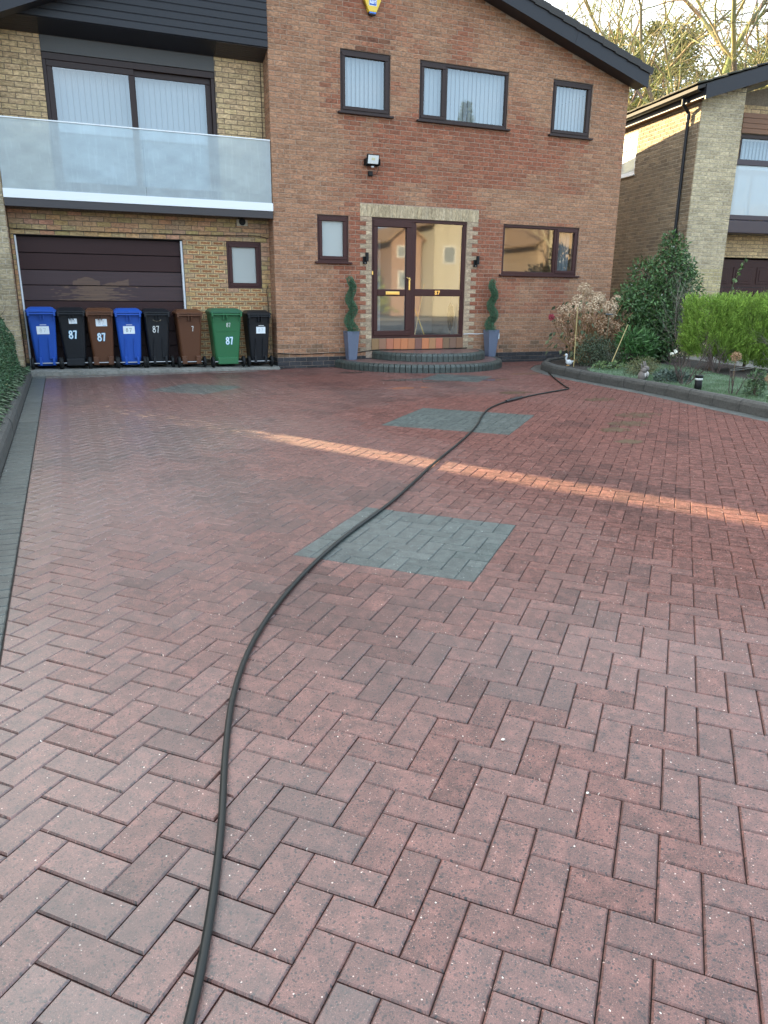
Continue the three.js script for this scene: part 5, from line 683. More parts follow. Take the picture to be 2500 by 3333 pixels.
bush('leafy_plant', 'upright dark leaved plant by the curved wire hoop', 'plant', [8.2, 0.11, 6.72], [[0, 0.1, 0, 0.13, 0.13, 0.12], [0.02, 0.22, 0, 0.1, 0.12, 0.1]], 420, 0.06, [[0.035, 0.075, 0.03], [0.08, 0.13, 0.05]], 106, { asp: 0.3, lift: 0.5 });
bush('leafy_plant', 'small light green weed growing at the kerb past the wire hoop', 'plant', [7.95, 0.11, 7.35], [[0, 0.06, 0, 0.14, 0.08, 0.12], [0.05, 0.14, 0.05, 0.1, 0.1, 0.08]], 300, 0.06, [[0.05, 0.1, 0.04], [0.13, 0.2, 0.09]], 107, { lift: 0.4 });
bush('leafy_plant', 'small variegated plant with white flowers at the foot of the leaning cane', 'plant', [8.75, 0.11, 2.98], [[0, 0.05, 0, 0.22, 0.07, 0.1], [0.2, 0.06, 0.12, 0.12, 0.08, 0.1]], 420, 0.05, [[0.06, 0.12, 0.04], [0.2, 0.26, 0.1]], 108, { dots: 12, lift: 0.3 });
// cypress hedge, each shrub a thing
{
  const row = [[10.45, 3.8, 0.54, 1.24, 0.14], [11.05, 4.0, 0.60, 1.26, 0.02], [11.75, 4.25, 0.64, 1.28, -0.06], [12.45, 4.5, 0.62, 1.28, -0.05], [13.2, 4.7, 0.62, 1.27, -0.05], [13.95, 4.9, 0.62, 1.27, -0.05]];
  const labs = ['bright green cypress shrub ending the hedge next to the dark evergreen shrub', 'bright green cypress shrub second in the hedge from the dark evergreen shrub', 'bright green cypress shrub third in the hedge from the dark evergreen shrub', 'bright green cypress shrub fourth in the hedge from the dark evergreen shrub', 'bright green cypress shrub fifth in the hedge from the dark evergreen shrub', 'bright green cypress shrub sixth in the hedge from the dark evergreen shrub'];
  row.forEach(([x, z, w, h, bot], i) => {
    const c = thing('cypress_shrub', labs[i], 'hedge', [x, 0.1, z], 0, 'cypress hedge'), r = rng(120 + i), mb = new MB(), wd = new MB();
    branchy(wd, V(0, 0, 0), V(0, 1, 0), h * 0.8, 0.03, 2, r, { wob: 0.12, up: 0.1, ang: 0.7, shr: 0.4, seg: 5, depth: 2, kids: () => 2, col: () => [0.09, 0.06, 0.04] });
    for (let q = 0; q < 1700; q++) {                                 // fronds: a short axis with scales spreading in a fan
      const t = Math.pow(r(), 0.9), y = bot + 0.1 + t * (h - bot - 0.16), a = r() * 6.2832, prof = sstep(0, 0.5, (y - bot) / (h - bot) + 0.22), lump = 0.72 + 0.6 * fbm(Math.cos(a) * 2.4 + i * 7, y * 3.2 + Math.sin(a) * 2.4, 130, 3), R = prof * lump * (0.62 + 0.38 * Math.sqrt(r()));
      const out = V(Math.cos(a), 0, Math.sin(a)), p = V(Math.cos(a) * R * w, y, Math.sin(a) * R * w * 0.8), ax = out.clone().multiplyScalar(0.7 - 0.4 * t).add(V(0, 0.9, 0)).add(rdir(r).multiplyScalar(0.45)).normalize(), sd = new THREE.Vector3().crossVectors(ax, out.clone().add(rdir(r).multiplyScalar(0.7))).normalize(), len = 0.11 + r() * 0.1, v = 0.7 + r() * 0.5, tone = r();
      for (let k = 0; k < 32; k++) { const u = r(), e = (r() - 0.5) * 2, b = p.clone().addScaledVector(ax, len * u).addScaledVector(sd, e * 0.045 * (1.1 - u)); flakeInto(mb, b, ax.clone().addScaledVector(sd, e * 0.9).add(rdir(r).multiplyScalar(0.25)), rdir(r), 0.022 + r() * 0.022, 0.008 + r() * 0.005, mixc([0.10, 0.20, 0.022], [0.27, 0.41, 0.06], clamp(tone * 0.6 + u * 0.4)).map(c => c * v)); }
    }
    for (let q = 0; q < 16; q++) { const a = r() * 6.28, R = Math.sqrt(r()) * w * 0.8, b = V(Math.cos(a) * R, h - 0.05, Math.sin(a) * R * 0.8), hh = 0.06 + r() * 0.12; for (let k = 0; k < 26; k++) { const s = r(); flakeInto(mb, b.clone().add(V((r() - 0.5) * 0.03, s * hh, (r() - 0.5) * 0.03)), rdir(r).multiplyScalar(0.7).add(V(0, 1, 0)), rdir(r), 0.045 * (1.1 - s * 0.6), 0.011, mixc([0.13, 0.24, 0.03], [0.28, 0.42, 0.06], r())); } }
    part('trunk', wd.geo(), M.wood, c); part('foliage', mb.geo(), M.leafMatt, c);
  });
}
function twiggy(name, label, pos, h, seed, col, depth = 3, spread = 0.45, rad = 0.012, trunks = 5) {
  const t = thing(name, label, 'shrub', pos), r = rng(seed), mb = new MB(); for (let k = 0; k < trunks; k++) { const a = r() * 6.28; branchy(mb, V(Math.cos(a) * 0.04, 0, Math.sin(a) * 0.04), V(Math.cos(a) * spread, 1, Math.sin(a) * spread).normalize(), h * (0.55 + r() * 0.3), rad, depth, r, { wob: 0.16, up: 0.06, ang: 0.6, shr: 0.55, seg: 4, depth, kids: (d, q) => q() < 0.7 ? 1 : 2, col: () => mixc(col, col.map(c => c * 1.7), r()) }); }
  part('branches', mb.geo(), M.wood, t); return t;
}
twiggy('bare_shrub', 'leafless grey brown twiggy shrub beneath the end of the cypress hedge', [10.35, 0.11, 3.25], 1.35, 141, [0.11, 0.095, 0.08], 3, 0.35, 0.012, 8);
twiggy('bare_shrub', 'leafless dark twiggy shrub under the cypress hedge', [10.25, 0.11, 4.15], 0.6, 142, [0.07, 0.05, 0.045], 3, 0.7, 0.01, 6);
twiggy('bare_shrub', 'tangled dry twiggy shrub at the right of the cypress hedge trunks', [10.95, 0.11, 4.9], 0.75, 143, [0.1, 0.085, 0.07], 3, 0.5, 0.01, 6);
twiggy('rose_bush', 'pruned rose bush with dark stems between rabbit ornament and bollard light', [8.3, 0.11, 5.4], 0.62, 144, [0.05, 0.035, 0.03], 2, 0.75, 0.011, 5);
twiggy('rose_bush', 'thin pruned rose stems by the curved wire hoop', [8.07, 0.11, 6.5], 0.45, 145, [0.05, 0.035, 0.03], 1, 0.3, 0.008, 4);
{ // white roses, dried hydrangea heads on the lawn edge, canes
  const r = rng(151); const w = thing('white_rose', 'white rose blooms on a thin stem near the bare twigs', 'flower', [9.15, 0.11, 4.2]); const mb = new MB(); for (const c of [[0, 0.36, 0], [0.05, 0.40, 0.02]]) for (let k = 0; k < 26; k++) { const n = rdir(r); leafInto(mb, V(...c).addScaledVector(n, 0.012), rdir(r), n, 0.035, 0.03, [0.75, 0.75, 0.66]); } part('bloom', mb.geo(), M.leafMatt, w); part('stem', tube([[0, 0, 0], [-0.02, 0.2, 0], [0, 0.36, 0]], 0.004, 5), std([0.06, 0.09, 0.03], 0.8), w);
  for (const [x, z, y, lab] of [[9.02, 5.62, 0.42, 'brown dried flower head on a tall stem by the hedge trunks'], [8.95, 6.3, 0.17, 'brown dried flower head low on the lawn edge']]) { const h = thing('dried_flower', lab, 'flower', [x, 0.11, z]), m = new MB(); for (let k = 0; k < 180; k++) { const n = rdir(r); leafInto(m, V(0, y, 0).addScaledVector(n, 0.065), rdir(r), n, 0.026, 0.02, mixc([0.22, 0.12, 0.06], [0.42, 0.28, 0.16], r())); } part('flower_head', m.geo(), M.leafMatt, h); part('stem', cyl([0, 0, 0], [0, y, 0], 0.005), std([0.16, 0.11, 0.06], 0.9), h); }
  const cane = std([0.42, 0.33, 0.14], 0.55); tag(part('garden_cane', merge([cyl([8.55, 0.1, 2.4], [8.62, 1.18, 2.28], 0.008, 0.007)]), cane, scene), 'upright bamboo cane behind the white duck', 'cane'); tag(part(numbered('garden_cane'), cyl([9.0, 0.1, 2.85], [9.42, 0.88, 2.75], 0.009, 0.007), cane, scene), 'bamboo cane leaning away from the hydrangea', 'cane');
  tag(part('wire_hoop', new THREE.TorusGeometry(0.16, 0.004, 6, 40).rotateX(Math.PI / 2 - 0.25).translate(8.2, 0.46, 6.5), std([0.12, 0.13, 0.12], 0.5), scene), 'thin wire hoop round the pruned rose stems', 'plant support');
}
{ // duck, rabbits, bollard light
  const lathe = (pts, seg = 18) => new THREE.LatheGeometry(pts.map(p => new THREE.Vector2(...p)), seg); const d = thing('duck_ornament', 'white duck ornament with curved neck standing in the planting bed', 'ornament', [8.6, 0.11, 2.16], -0.4); d.scale.setScalar(0.68);
  const w = std([0.5, 0.52, 0.53], 0.6); const body = new THREE.SphereGeometry(0.075, 20, 14).scale(1.25, 1, 0.85).rotateZ(-0.25).translate(0.02, 0.09, 0); const tail = new THREE.ConeGeometry(0.04, 0.1, 10).rotateZ(-1.1).translate(0.12, 0.12, 0);
  part('body', merge([body, tail, tube([[-0.045, 0.12, 0], [-0.07, 0.2, 0], [-0.05, 0.26, 0], [-0.06, 0.29, 0]], 0.027, 10), new THREE.SphereGeometry(0.04, 14, 10).scale(1.15, 1, 0.9).translate(-0.07, 0.29, 0)]), w, d); part('bill', new THREE.ConeGeometry(0.018, 0.05, 8).rotateZ(Math.PI / 2).scale(1, 0.6, 1.1).translate(-0.13, 0.282, 0), std([0.5, 0.25, 0.06], 0.5), d); part('feet', merge([box(-0.05, 0.03, 0, 0.02, -0.045, -0.01), box(-0.05, 0.03, 0, 0.02, 0.01, 0.045)]), std([0.45, 0.25, 0.08], 0.5), d);
  const rb = thing('rabbit_ornament', 'grey stone ornament of two rabbits sitting side by side', 'ornament', [8.12, 0.11, 4.72], 0.5), st = noisy([0.22, 0.19, 0.17], 0.85, 6);
  for (const [x, k, t] of [[-0.06, 0.9, 0.3], [0.06, 1, -0.3]]) { const q = sub('rabbit', rb); q.position.x = x; q.scale.setScalar(k); q.rotation.y = t; part('body', merge([new THREE.SphereGeometry(0.065, 16, 12).scale(0.9, 1.35, 1).translate(0, 0.085, 0), new THREE.SphereGeometry(0.045, 14, 10).scale(0.95, 1, 1.1).translate(0, 0.185, 0.02)]), st, q); part('ear', new THREE.SphereGeometry(0.016, 10, 8).scale(1, 3.4, 0.7).rotateX(-0.3).translate(-0.02, 0.25, -0.015), st, q); part('ear', new THREE.SphereGeometry(0.016, 10, 8).scale(1, 3.4, 0.7).rotateX(-0.3).translate(0.02, 0.25, -0.015), st, q); part('chest', new THREE.SphereGeometry(0.035, 12, 8).scale(0.9, 1.3, 0.7).translate(0, 0.1, 0.05), std([0.5, 0.46, 0.42], 0.8), q); }
  const b = thing('bollard_light', 'short black garden bollard light with white band near the kerb', 'garden light', [8.03, 0.11, 5.93]); part('post', lathe([[0.001, 0], [0.05, 0], [0.048, 0.14], [0.001, 0.14]]), M.black, b); part('light_band', lathe([[0.001, 0.14], [0.05, 0.14], [0.05, 0.172], [0.001, 0.172]]), std([0.72, 0.74, 0.74], 0.4), b); part('cap', lathe([[0.001, 0.172], [0.054, 0.172], [0.056, 0.205], [0.04, 0.212], [0.001, 0.212]]), M.black, b);
}
{ // left hedge
  const h = thing('hedge', 'dense small leaved green hedge behind the left kerb', 'hedge', [-0.86, 0.0, 0]), r = rng(161), mb = new MB(), wd = new MB();
  struct('hedge_soil', box(-3.2, -0.86, -0.05, 0.1, 0.03, 17, 0), M.soil);
  const lim = (y, z) => -0.02 - 0.05 * fbm(z * 2.2, y * 3, 163, 3) * 2 + 0.10 * sstep(0.35, 0.0, y) - (y > 0.95 + 0.35 * fbm(z, 1, 164, 2) - 0.55 * sstep(1.4, 0.2, z) ? 9 : 0) - 0.10 * sstep(0.6, 1.3, y);
  for (let k = 0; k < 60; k++) { const z = 0.4 + k * 0.25; branchy(wd, V(-0.45, 0.1, z), V((r() - 0.5), 2, (r() - 0.5)).normalize(), 0.9, 0.014, 2, r, { wob: 0.15, up: 0.1, ang: 0.6, shr: 0.5, seg: 4, depth: 2, kids: () => 1, col: () => [0.07, 0.055, 0.04] }); }
  const putLeaf = (x, y, z, s) => { const w = r(), v = 0.55 + r() * 0.75; leafInto(mb, V(x, y, z), rdir(r).add(V(0.7, 0.2, 0)), rdir(r).add(V(0.6, 0.4, 0)), s, s * 0.55, mixc([0.03, 0.075, 0.03], [0.085, 0.17, 0.075], w).map(c => c * v)); };
  for (let i = 0; i < 52000; i++) { const z = 0.15 + Math.pow(r(), 1.35) * 13, y = 0.12 + r() * 1.28, L = lim(y, z); if (L < -5) continue; const x = L - Math.pow(r(), 2.2) * 0.5; if (x < -1.6) continue; putLeaf(x, y, z, 0.028 + r() * 0.014); }
  for (let i = 0; i < 16000; i++) { const z = 0.15 + Math.pow(r(), 1.3) * 13, x = -0.1 - r() * 1.5; let y = 0.95 + 0.35 * fbm(z, 1, 164, 2) - 0.55 * sstep(1.4, 0.2, z); putLeaf(x, y - r() * 0.12 + 0.35 * sstep(-0.3, -1.2, x) + (r() < 0.1 ? r() * 0.08 : 0), z, 0.03 + r() * 0.014); }
  for (let i = 0; i < 15000; i++) { const z = 0.05 + r() * 3.2, x = -0.5 - r() * 1.0, y = 0.5 + Math.pow(r(), 0.7) * (1.68 + 0.12 * fbm(z * 3, x * 3, 165, 2)); putLeaf(x, y, z, 0.05 + r() * 0.02); }
  for (let i = 0; i < 900; i++) { const z = 0.6 + r() * 11; leafInto(mb, V(0.0 + r() * 0.12, 0.17 + r() * 0.06, z), V(0.8, -0.2, (r() - 0.5)), V(0, 1, 0), 0.05 + r() * 0.04, 0.04, mixc([0.03, 0.07, 0.03], [0.09, 0.15, 0.07], r())); }
  part('branches', wd.geo(), M.wood, h); part('foliage', mb.geo(), M.leaf, h);
}
// ---------------------------------------------------------------- puddles and litter on the paving
{
  const water = phys([0.9, 0.9, 0.9], 0.03, { transmission: 1, thickness: 0, ior: 1.33 });
  const pud = (cx, cz, rx, rz, seed, label) => { const s = new THREE.Shape(), n = 44; for (let i = 0; i <= n; i++) { const a = i / n * 6.28318, k = 0.45 + 1.1 * fbm(Math.cos(a) * 1.6 + seed, Math.sin(a) * 1.6, seed, 3); const x = Math.cos(a) * rx * k, y = Math.sin(a) * rz * k; i ? s.lineTo(x, y) : s.moveTo(x, y); } const g = new THREE.ShapeGeometry(s); g.rotateX(-Math.PI / 2); g.translate(cx, 0.0035, cz); const m = part(numbered('puddle'), g, water, scene); m.userData.kind = 'structure'; return m; };
  pud(5.0, 2.55, 0.45, 0.16, 3); pud(4.55, 1.15, 0.3, 0.12, 5); pud(5.55, 2.9, 0.4, 0.12, 7); pud(-0.1, 0.42, 0.65, 0.16, 9); pud(1.2, 0.38, 0.9, 0.12, 11); pud(2.6, 0.4, 0.5, 0.1, 13); pud(6.5, 3.0, 0.28, 0.1, 15); pud(4.6, 3.6, 0.35, 0.12, 17); pud(7.6, 2.3, 0.3, 0.15, 19);
  const mr = rng(172), mm = std([0.075, 0.042, 0.016], 0.8); for (const [x, z, rad] of [[5.62, 7.36, 0.2], [5.2, 7.62, 0.15], [6.15, 6.9, 0.24], [4.9, 8.2, 0.11], [6.6, 5.6, 0.2], [5.9, 4.6, 0.2]]) {                 // olive film of moss: many small flecks, densest at the heart
    const gs = []; for (let k = 0; k < 150; k++) { const a = mr() * 6.28, q = Math.pow(mr(), 0.8) * rad, l = 0.012 + mr() * 0.03, n = 7, s = new THREE.Shape(); for (let i = 0; i < n; i++) { const t = i / n * 6.2832, e = 0.6 + mr() * 0.6, px = Math.cos(t) * l * e, py = Math.sin(t) * l * 0.45 * e; i ? s.lineTo(px, py) : s.moveTo(px, py); } const g = new THREE.ShapeGeometry(s); g.rotateX(-Math.PI / 2); g.rotateY(-TH * (mr() < 0.7 ? 1 : -1)); g.translate(x + Math.cos(a) * q * 1.3, 0.0016 + mr() * 0.001, z + Math.sin(a) * q * 0.8); gs.push(g); }
    tag(part(numbered('moss_stain'), merge(gs), mm, scene), 'olive brown film of moss staining the red paving', 'moss', 'moss stains on the paving', 'stuff'); }
  const st = std([0.66, 0.64, 0.56], 0.6), r = rng(171); for (const [x, z] of [[1.115, 12.02], [1.2, 12.33], [4.5, 2.9], [-0.45, 3.4]]) { const g = new THREE.IcosahedronGeometry(0.004 + r() * 0.002, 0).scale(1.4, 0.6, 1); const m = part(numbered('pebble'), g, st, scene); m.position.set(x, 0.004, z); m.rotation.y = r() * 6; tag(m, 'tiny white stone chip lying loose on the paving', 'pebble', 'white chips on the paving'); }
}
// ---------------------------------------------------------------- neighbour's house on the right
{
  const NH = thing('brick_house', 'buff brick house next door with black drainpipe, brown garage door and glazed balcony', 'house', [12.71, -0.073, 0.51], -0.152); NH.scale.setScalar(1.055);
  NH.updateMatrixWorld(); const toW = (list, N) => { const n = V(...N).transformDirection(NH.matrixWorld); list.forEach(b => { b.p = NH.localToWorld(b.p.clone()); b.N = n; }); return list; };
  const H = 0.0785, ff = frameOf([0, 0, -0.012], [1, 0, 0], [0, 1, 0], [0, 0, 1]), fs = frameOf([0.012, 0, 0], [0, 0, 1], [0, 1, 0], [-1, 0, 0]), f2 = frameOf([0, 0, -0.512], [1, 0, 0], [0, 1, 0], [0, 0, 1]);
  const top = (x) => 5.16 + 0.31 * x, SW = [-3.5, -2.25, 4.12, 5.02];
  const sw = sub('side_wall', NH); wallShape([[-9, 0], [-0.012, 0], [-0.012, 5.35], [-9, 5.35]], [SW], 0.25, M.mortarPale, 'mortar_bed', sw, g => { g.rotateY(-Math.PI / 2); g.translate(0.262, 0, 0); });
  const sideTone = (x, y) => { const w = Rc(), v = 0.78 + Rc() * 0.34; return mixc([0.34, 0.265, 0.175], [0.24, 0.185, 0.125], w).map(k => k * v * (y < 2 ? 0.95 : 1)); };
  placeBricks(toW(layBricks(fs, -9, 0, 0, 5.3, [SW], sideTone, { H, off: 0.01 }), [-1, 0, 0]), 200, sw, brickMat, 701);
  const pw = sub('pillar', NH); part('mortar_bed', box(0.263, 1.0, 0, 5.3, -0.5, -0.012, 0), M.mortarPale, pw);
  placeBricks(toW(layBricks(ff, 0, 1.0, 0, 5.6, [], (x, y) => { const w = sstep(0.3, 0.7, fbm(x, y, 91, 3)), v = 0.82 + Rc() * 0.3; return mixc([0.62, 0.53, 0.36], [0.52, 0.44, 0.3], w * 0.7 + Rc() * 0.3).map((k, i) => k * v * (y < 2 && i === 2 ? 0.85 : 1)); }, { H, off: 0.01, top }), [0, 0, 1]), 100, pw, brickMat, 702);
  const fw = sub('front_wall', NH), NW = [1.4, 4.0, 2.9, 4.72], GD = [1.02, 3.6, 0, 2.24];
  wallShape([[1.0, 0], [7, 0], [7, 6.8], [1.0, 5.4]], [[1.02, 3.6, 0.001, 2.24], NW], 0.2, M.mortarBuff, 'mortar_bed', fw, g => g.translate(0, 0, -0.712));
  const mf = new MB(), rf = rng(703); for (const b of layBricks(f2, 1.0, 7, 0, 5.3, [NW, GD, [1.38, 4.02, 4.72, 5.12]], buffTone, { H, off: 0.01 })) block(mf, f2, ...b.q, 0.005, 0.0022, b.col, rf, { jit: 0.001 }); part('brickwork', mf.geo(), brickMat, fw).userData.kind = 'stuff';
  const oak = std([0.19, 0.085, 0.04], 0.55, { bumpMap: grain, bumpScale: 0.002 }); for (let i = 0; i < 4; i++) part(i ? `timber_board_00${i}` : 'timber_board', box(1.39, 4.01, 4.73 + i * 0.098, 4.822 + i * 0.098, -0.51, -0.49, 0.004), oak, fw);
  const wz = -0.53, wn = sub('window', NH); part('frame', merge([box(1.402, 3.998, 4.64, 4.718, wz - 0.08, wz, 0.006), box(1.402, 1.47, 2.92, 4.64, wz - 0.08, wz - 0.002, 0.006), box(2.66, 2.74, 2.92, 4.64, wz - 0.08, wz - 0.003, 0.006), box(3.93, 3.998, 2.92, 4.64, wz - 0.08, wz - 0.002, 0.006)]), M.frame, wn); part('pane', new THREE.PlaneGeometry(2.5, 1.75).translate(2.7, 3.78, wz - 0.04), M.glass, wn);
  const vb = thing('vertical_blind', 'white vertical blind in the balcony window of the house next door', 'blind', [0, 0, 0], -0.152); vb.scale.setScalar(1.055); vb.position.copy(NH.localToWorld(V(1.5, 2.95, -0.72))); const sg = new THREE.BoxGeometry(0.087, 1.68, 0.0012); for (let i = 0; i < 27; i++) { const m = part(i ? `slat_${String(i).padStart(3, '0')}` : 'slat', sg, M.blind, vb); m.position.set(i * 0.09, 0.84, 0); m.rotation.y = 0.3; } part('headrail', box(-0.04, 2.4, 1.68, 1.71, -0.02, 0.02), M.white, vb);
  part('room', merge([box(1.0, 6.9, 2.7, 2.88, -3.4, -0.72, 0), box(1.0, 6.9, 2.88, 5.2, -3.5, -3.4, 0), box(0.27, 0.99, 0.0, 5.2, -3.4, -0.52, 0), box(1.0, 6.9, 5.05, 5.2, -3.4, -0.72, 0), box(1.0, 6.9, 0, 2.69, -3.5, -3.4, 0), box(6.91, 7.1, 0, 6.4, -9, -0.72, 0), box(0.27, 6.9, 0, 5.2, -9, -8.8, 0)]), M.inside, NH);
  // balcony
  const bl = sub('balcony', NH), plum = std([0.03, 0.02, 0.03], 0.4), z0 = -0.02; part('fascia_board', box(1.002, 7, 2.70, 2.96, -0.49, z0, 0.02), plum, bl); part('bottom_rail', box(1.002, 7, 2.965, 3.06, z0 - 0.05, z0 + 0.005, 0.008), plum, bl); part('top_rail', box(1.002, 7, 4.02, 4.13, z0 - 0.05, z0 + 0.01, 0.008), plum, bl);
  for (let i = 0; i < 4; i++) { part('post', box(2.26 + i * 1.3, 2.32 + i * 1.3, 3.06, 4.02, z0 - 0.05, z0, 0.006), plum, bl); part('glass_sheet', uvBox(new THREE.PlaneGeometry(1.22, 0.96).translate(1.64 + i * 1.3, 3.54, z0 - 0.025)), phys([0.75, 0.84, 0.88], 0.42, { transmission: 0.55, thickness: 0, ior: 1.6 }), bl); }
  // garage door with raised panels
  const gd = sub('garage_door', NH), gz = -0.58; part('door_leaf', box(1.03, 3.58, 0.02, 2.2, gz - 0.04, gz, 0.003), M.garage, gd); for (let c = 0; c < 4; c++) for (let k = 0; k < 4; k++) { const x = 1.11 + c * 0.62, y = 0.12 + k * 0.52; part('panel', merge([box(x, x + 0.50, y, y + 0.36, gz - 0.002, gz + 0.014, 0.008), box(x + 0.06, x + 0.44, y + 0.06, y + 0.30, gz + 0.012, gz + 0.024, 0.008)]), M.garage, gd); }
  for (let k = 1; k < 4; k++) part('seam', box(1.03, 3.58, 0.04 + k * 0.52, 0.052 + k * 0.52, gz - 0.002, gz + 0.004, 0.001), M.groove, gd);
  // side window
  const sn = sub('window', NH); const q = new THREE.Group(); const rotS = (g) => { g.rotateY(-Math.PI / 2); return g; };
  part('frame', merge([[SW[0], SW[1], 4.96, 5.018], [SW[0], SW[1], 4.122, 4.19], [SW[0] + 0.002, SW[0] + 0.06, 4.19, 4.96], [SW[1] - 0.06, SW[1] - 0.002, 4.19, 4.96], [SW[0] + 0.06, SW[1] - 0.06, 4.68, 4.74]].map(([a, b, c, d], i) => box(0.03, 0.09 - i * 0.002, c, d, a, b, 0.006))), M.white, sn); part('sill', box(-0.03, 0.05, 4.085, 4.119, SW[0] - 0.04, SW[1] + 0.04, 0.006), M.white, sn); part('pane', new THREE.PlaneGeometry(SW[1] - SW[0] - 0.1, 0.8).rotateY(-Math.PI / 2).translate(0.06, 4.57, (SW[0] + SW[1]) / 2), M.obscure, sn);
  // roof, bargeboard, gutter and drainpipe
  const ro = sub('roof', NH); const slab = (x0, x1, lo, th, a, b, mat, name) => { const s = new THREE.Shape([[x0, top(x0) + lo], [x1, top(x1) + lo], [x1, top(x1) + lo + th], [x0, top(x0) + lo + th]].map(p => new THREE.Vector2(...p))); const g = new THREE.ExtrudeGeometry(s, { depth: b - a, bevelEnabled: false }); g.translate(0, 0, a); return part(name, g, mat, ro); };
  slab(-0.32, 7, 0.2, 0.06, -9.2, 0.26, M.roofTile, 'roof_deck'); slab(-0.14, 7, -0.02, 0.26, 0.262, 0.29, M.barge, 'bargeboard'); slab(0.02, 7, 0.0, 0.02, 0.002, 0.26, M.soffit, 'verge_soffit'); slab(1.02, 7, -0.02, 0.015, -0.5, -0.0, std([0.14, 0.1, 0.06], 0.6), 'porch_ceiling');
  part('eaves_fascia', box(-0.14, -0.115, 5.14, 5.33, -9.1, 0.24, 0.003), M.barge, ro); part('eaves_soffit', box(-0.112, 0.005, 5.15, 5.165, -9.1, 0.0, 0.001), oak, ro);
  const tg = new RoundedBoxGeometry(0.36, 0.03, 0.295, 1, 0.008), rt = rng(705); let n = 0; for (let k = 0; k < 14; k++) for (let c = 0; c < 14; c++) { if (c > 3 && k > 2) continue; const x = -0.18 + k * 0.32, m = part(n ? `roof_tile_${String(n).padStart(3, '0')}` : 'roof_tile', tg, rt() < 0.45 ? M.roofMoss : M.roofTile, ro); m.position.set(x, top(x) + 0.295 + rt() * 0.012, 0.14 - c * 0.30); m.rotation.set((rt() - 0.5) * 0.05, (rt() - 0.5) * 0.03, 0.3 - 0.06); n++; }
  const gs = new THREE.Shape(); gs.absarc(0, 0, 0.06, Math.PI, 2 * Math.PI, false); gs.absarc(0, 0, 0.054, 2 * Math.PI, Math.PI, true); const gg = new THREE.ExtrudeGeometry(gs, { depth: 9.3, bevelEnabled: false }); gg.translate(-0.205, 5.30, -9.1); part('gutter', gg, M.blackGloss, ro);
  part('drainpipe', merge([cyl([-0.205, 5.24, -0.32], [-0.205, 5.12, -0.32], 0.04, 0.036, 12), cyl([-0.205, 5.13, -0.32], [-0.06, 4.98, -0.32], 0.034, 0.034, 12), cyl([-0.055, 5.0, -0.32], [-0.055, 0.05, -0.32], 0.034, 0.034, 14), cyl([-0.055, 2.68, -0.32], [-0.055, 2.75, -0.32], 0.043, 0.043, 14), cyl([-0.055, 4.86, -0.32], [-0.055, 4.95, -0.32], 0.043, 0.043, 14)]), M.pipe, NH);
  const nd = struct('neighbour_drive', box(11.8, 20, -0.05, 0.06, -1, 17, 0), M.concrete);
  // climbing stem with leaves against the pillar
  const cv = thing('climbing_plant', 'thin climbing stem with round green leaves reaching past the pillar next door', 'plant', [12.35, 0.9, 2.0]); const pts = [[0, 0, 0], [0.25, 0.35, 0], [0.32, 0.7, 0], [0.5, 1.05, 0], [0.6, 1.3, 0]]; part('stem', tube(pts, 0.006, 5), std([0.06, 0.09, 0.03], 0.8), cv); const cm = new MB(), rc = rng(707), crv = new THREE.CatmullRomCurve3(pts.map(p => V(...p))); for (let i = 0; i < 40; i++) { const p = crv.getPoint(rc()); leafInto(cm, p.add(rdir(rc).multiplyScalar(0.03)), rdir(rc).add(V(0, -0.5, 0.4)), rdir(rc), 0.09, 0.07, mixc([0.05, 0.1, 0.03], [0.12, 0.2, 0.06], rc())); } part('leaves', cm.geo(), M.leaf, cv);
}
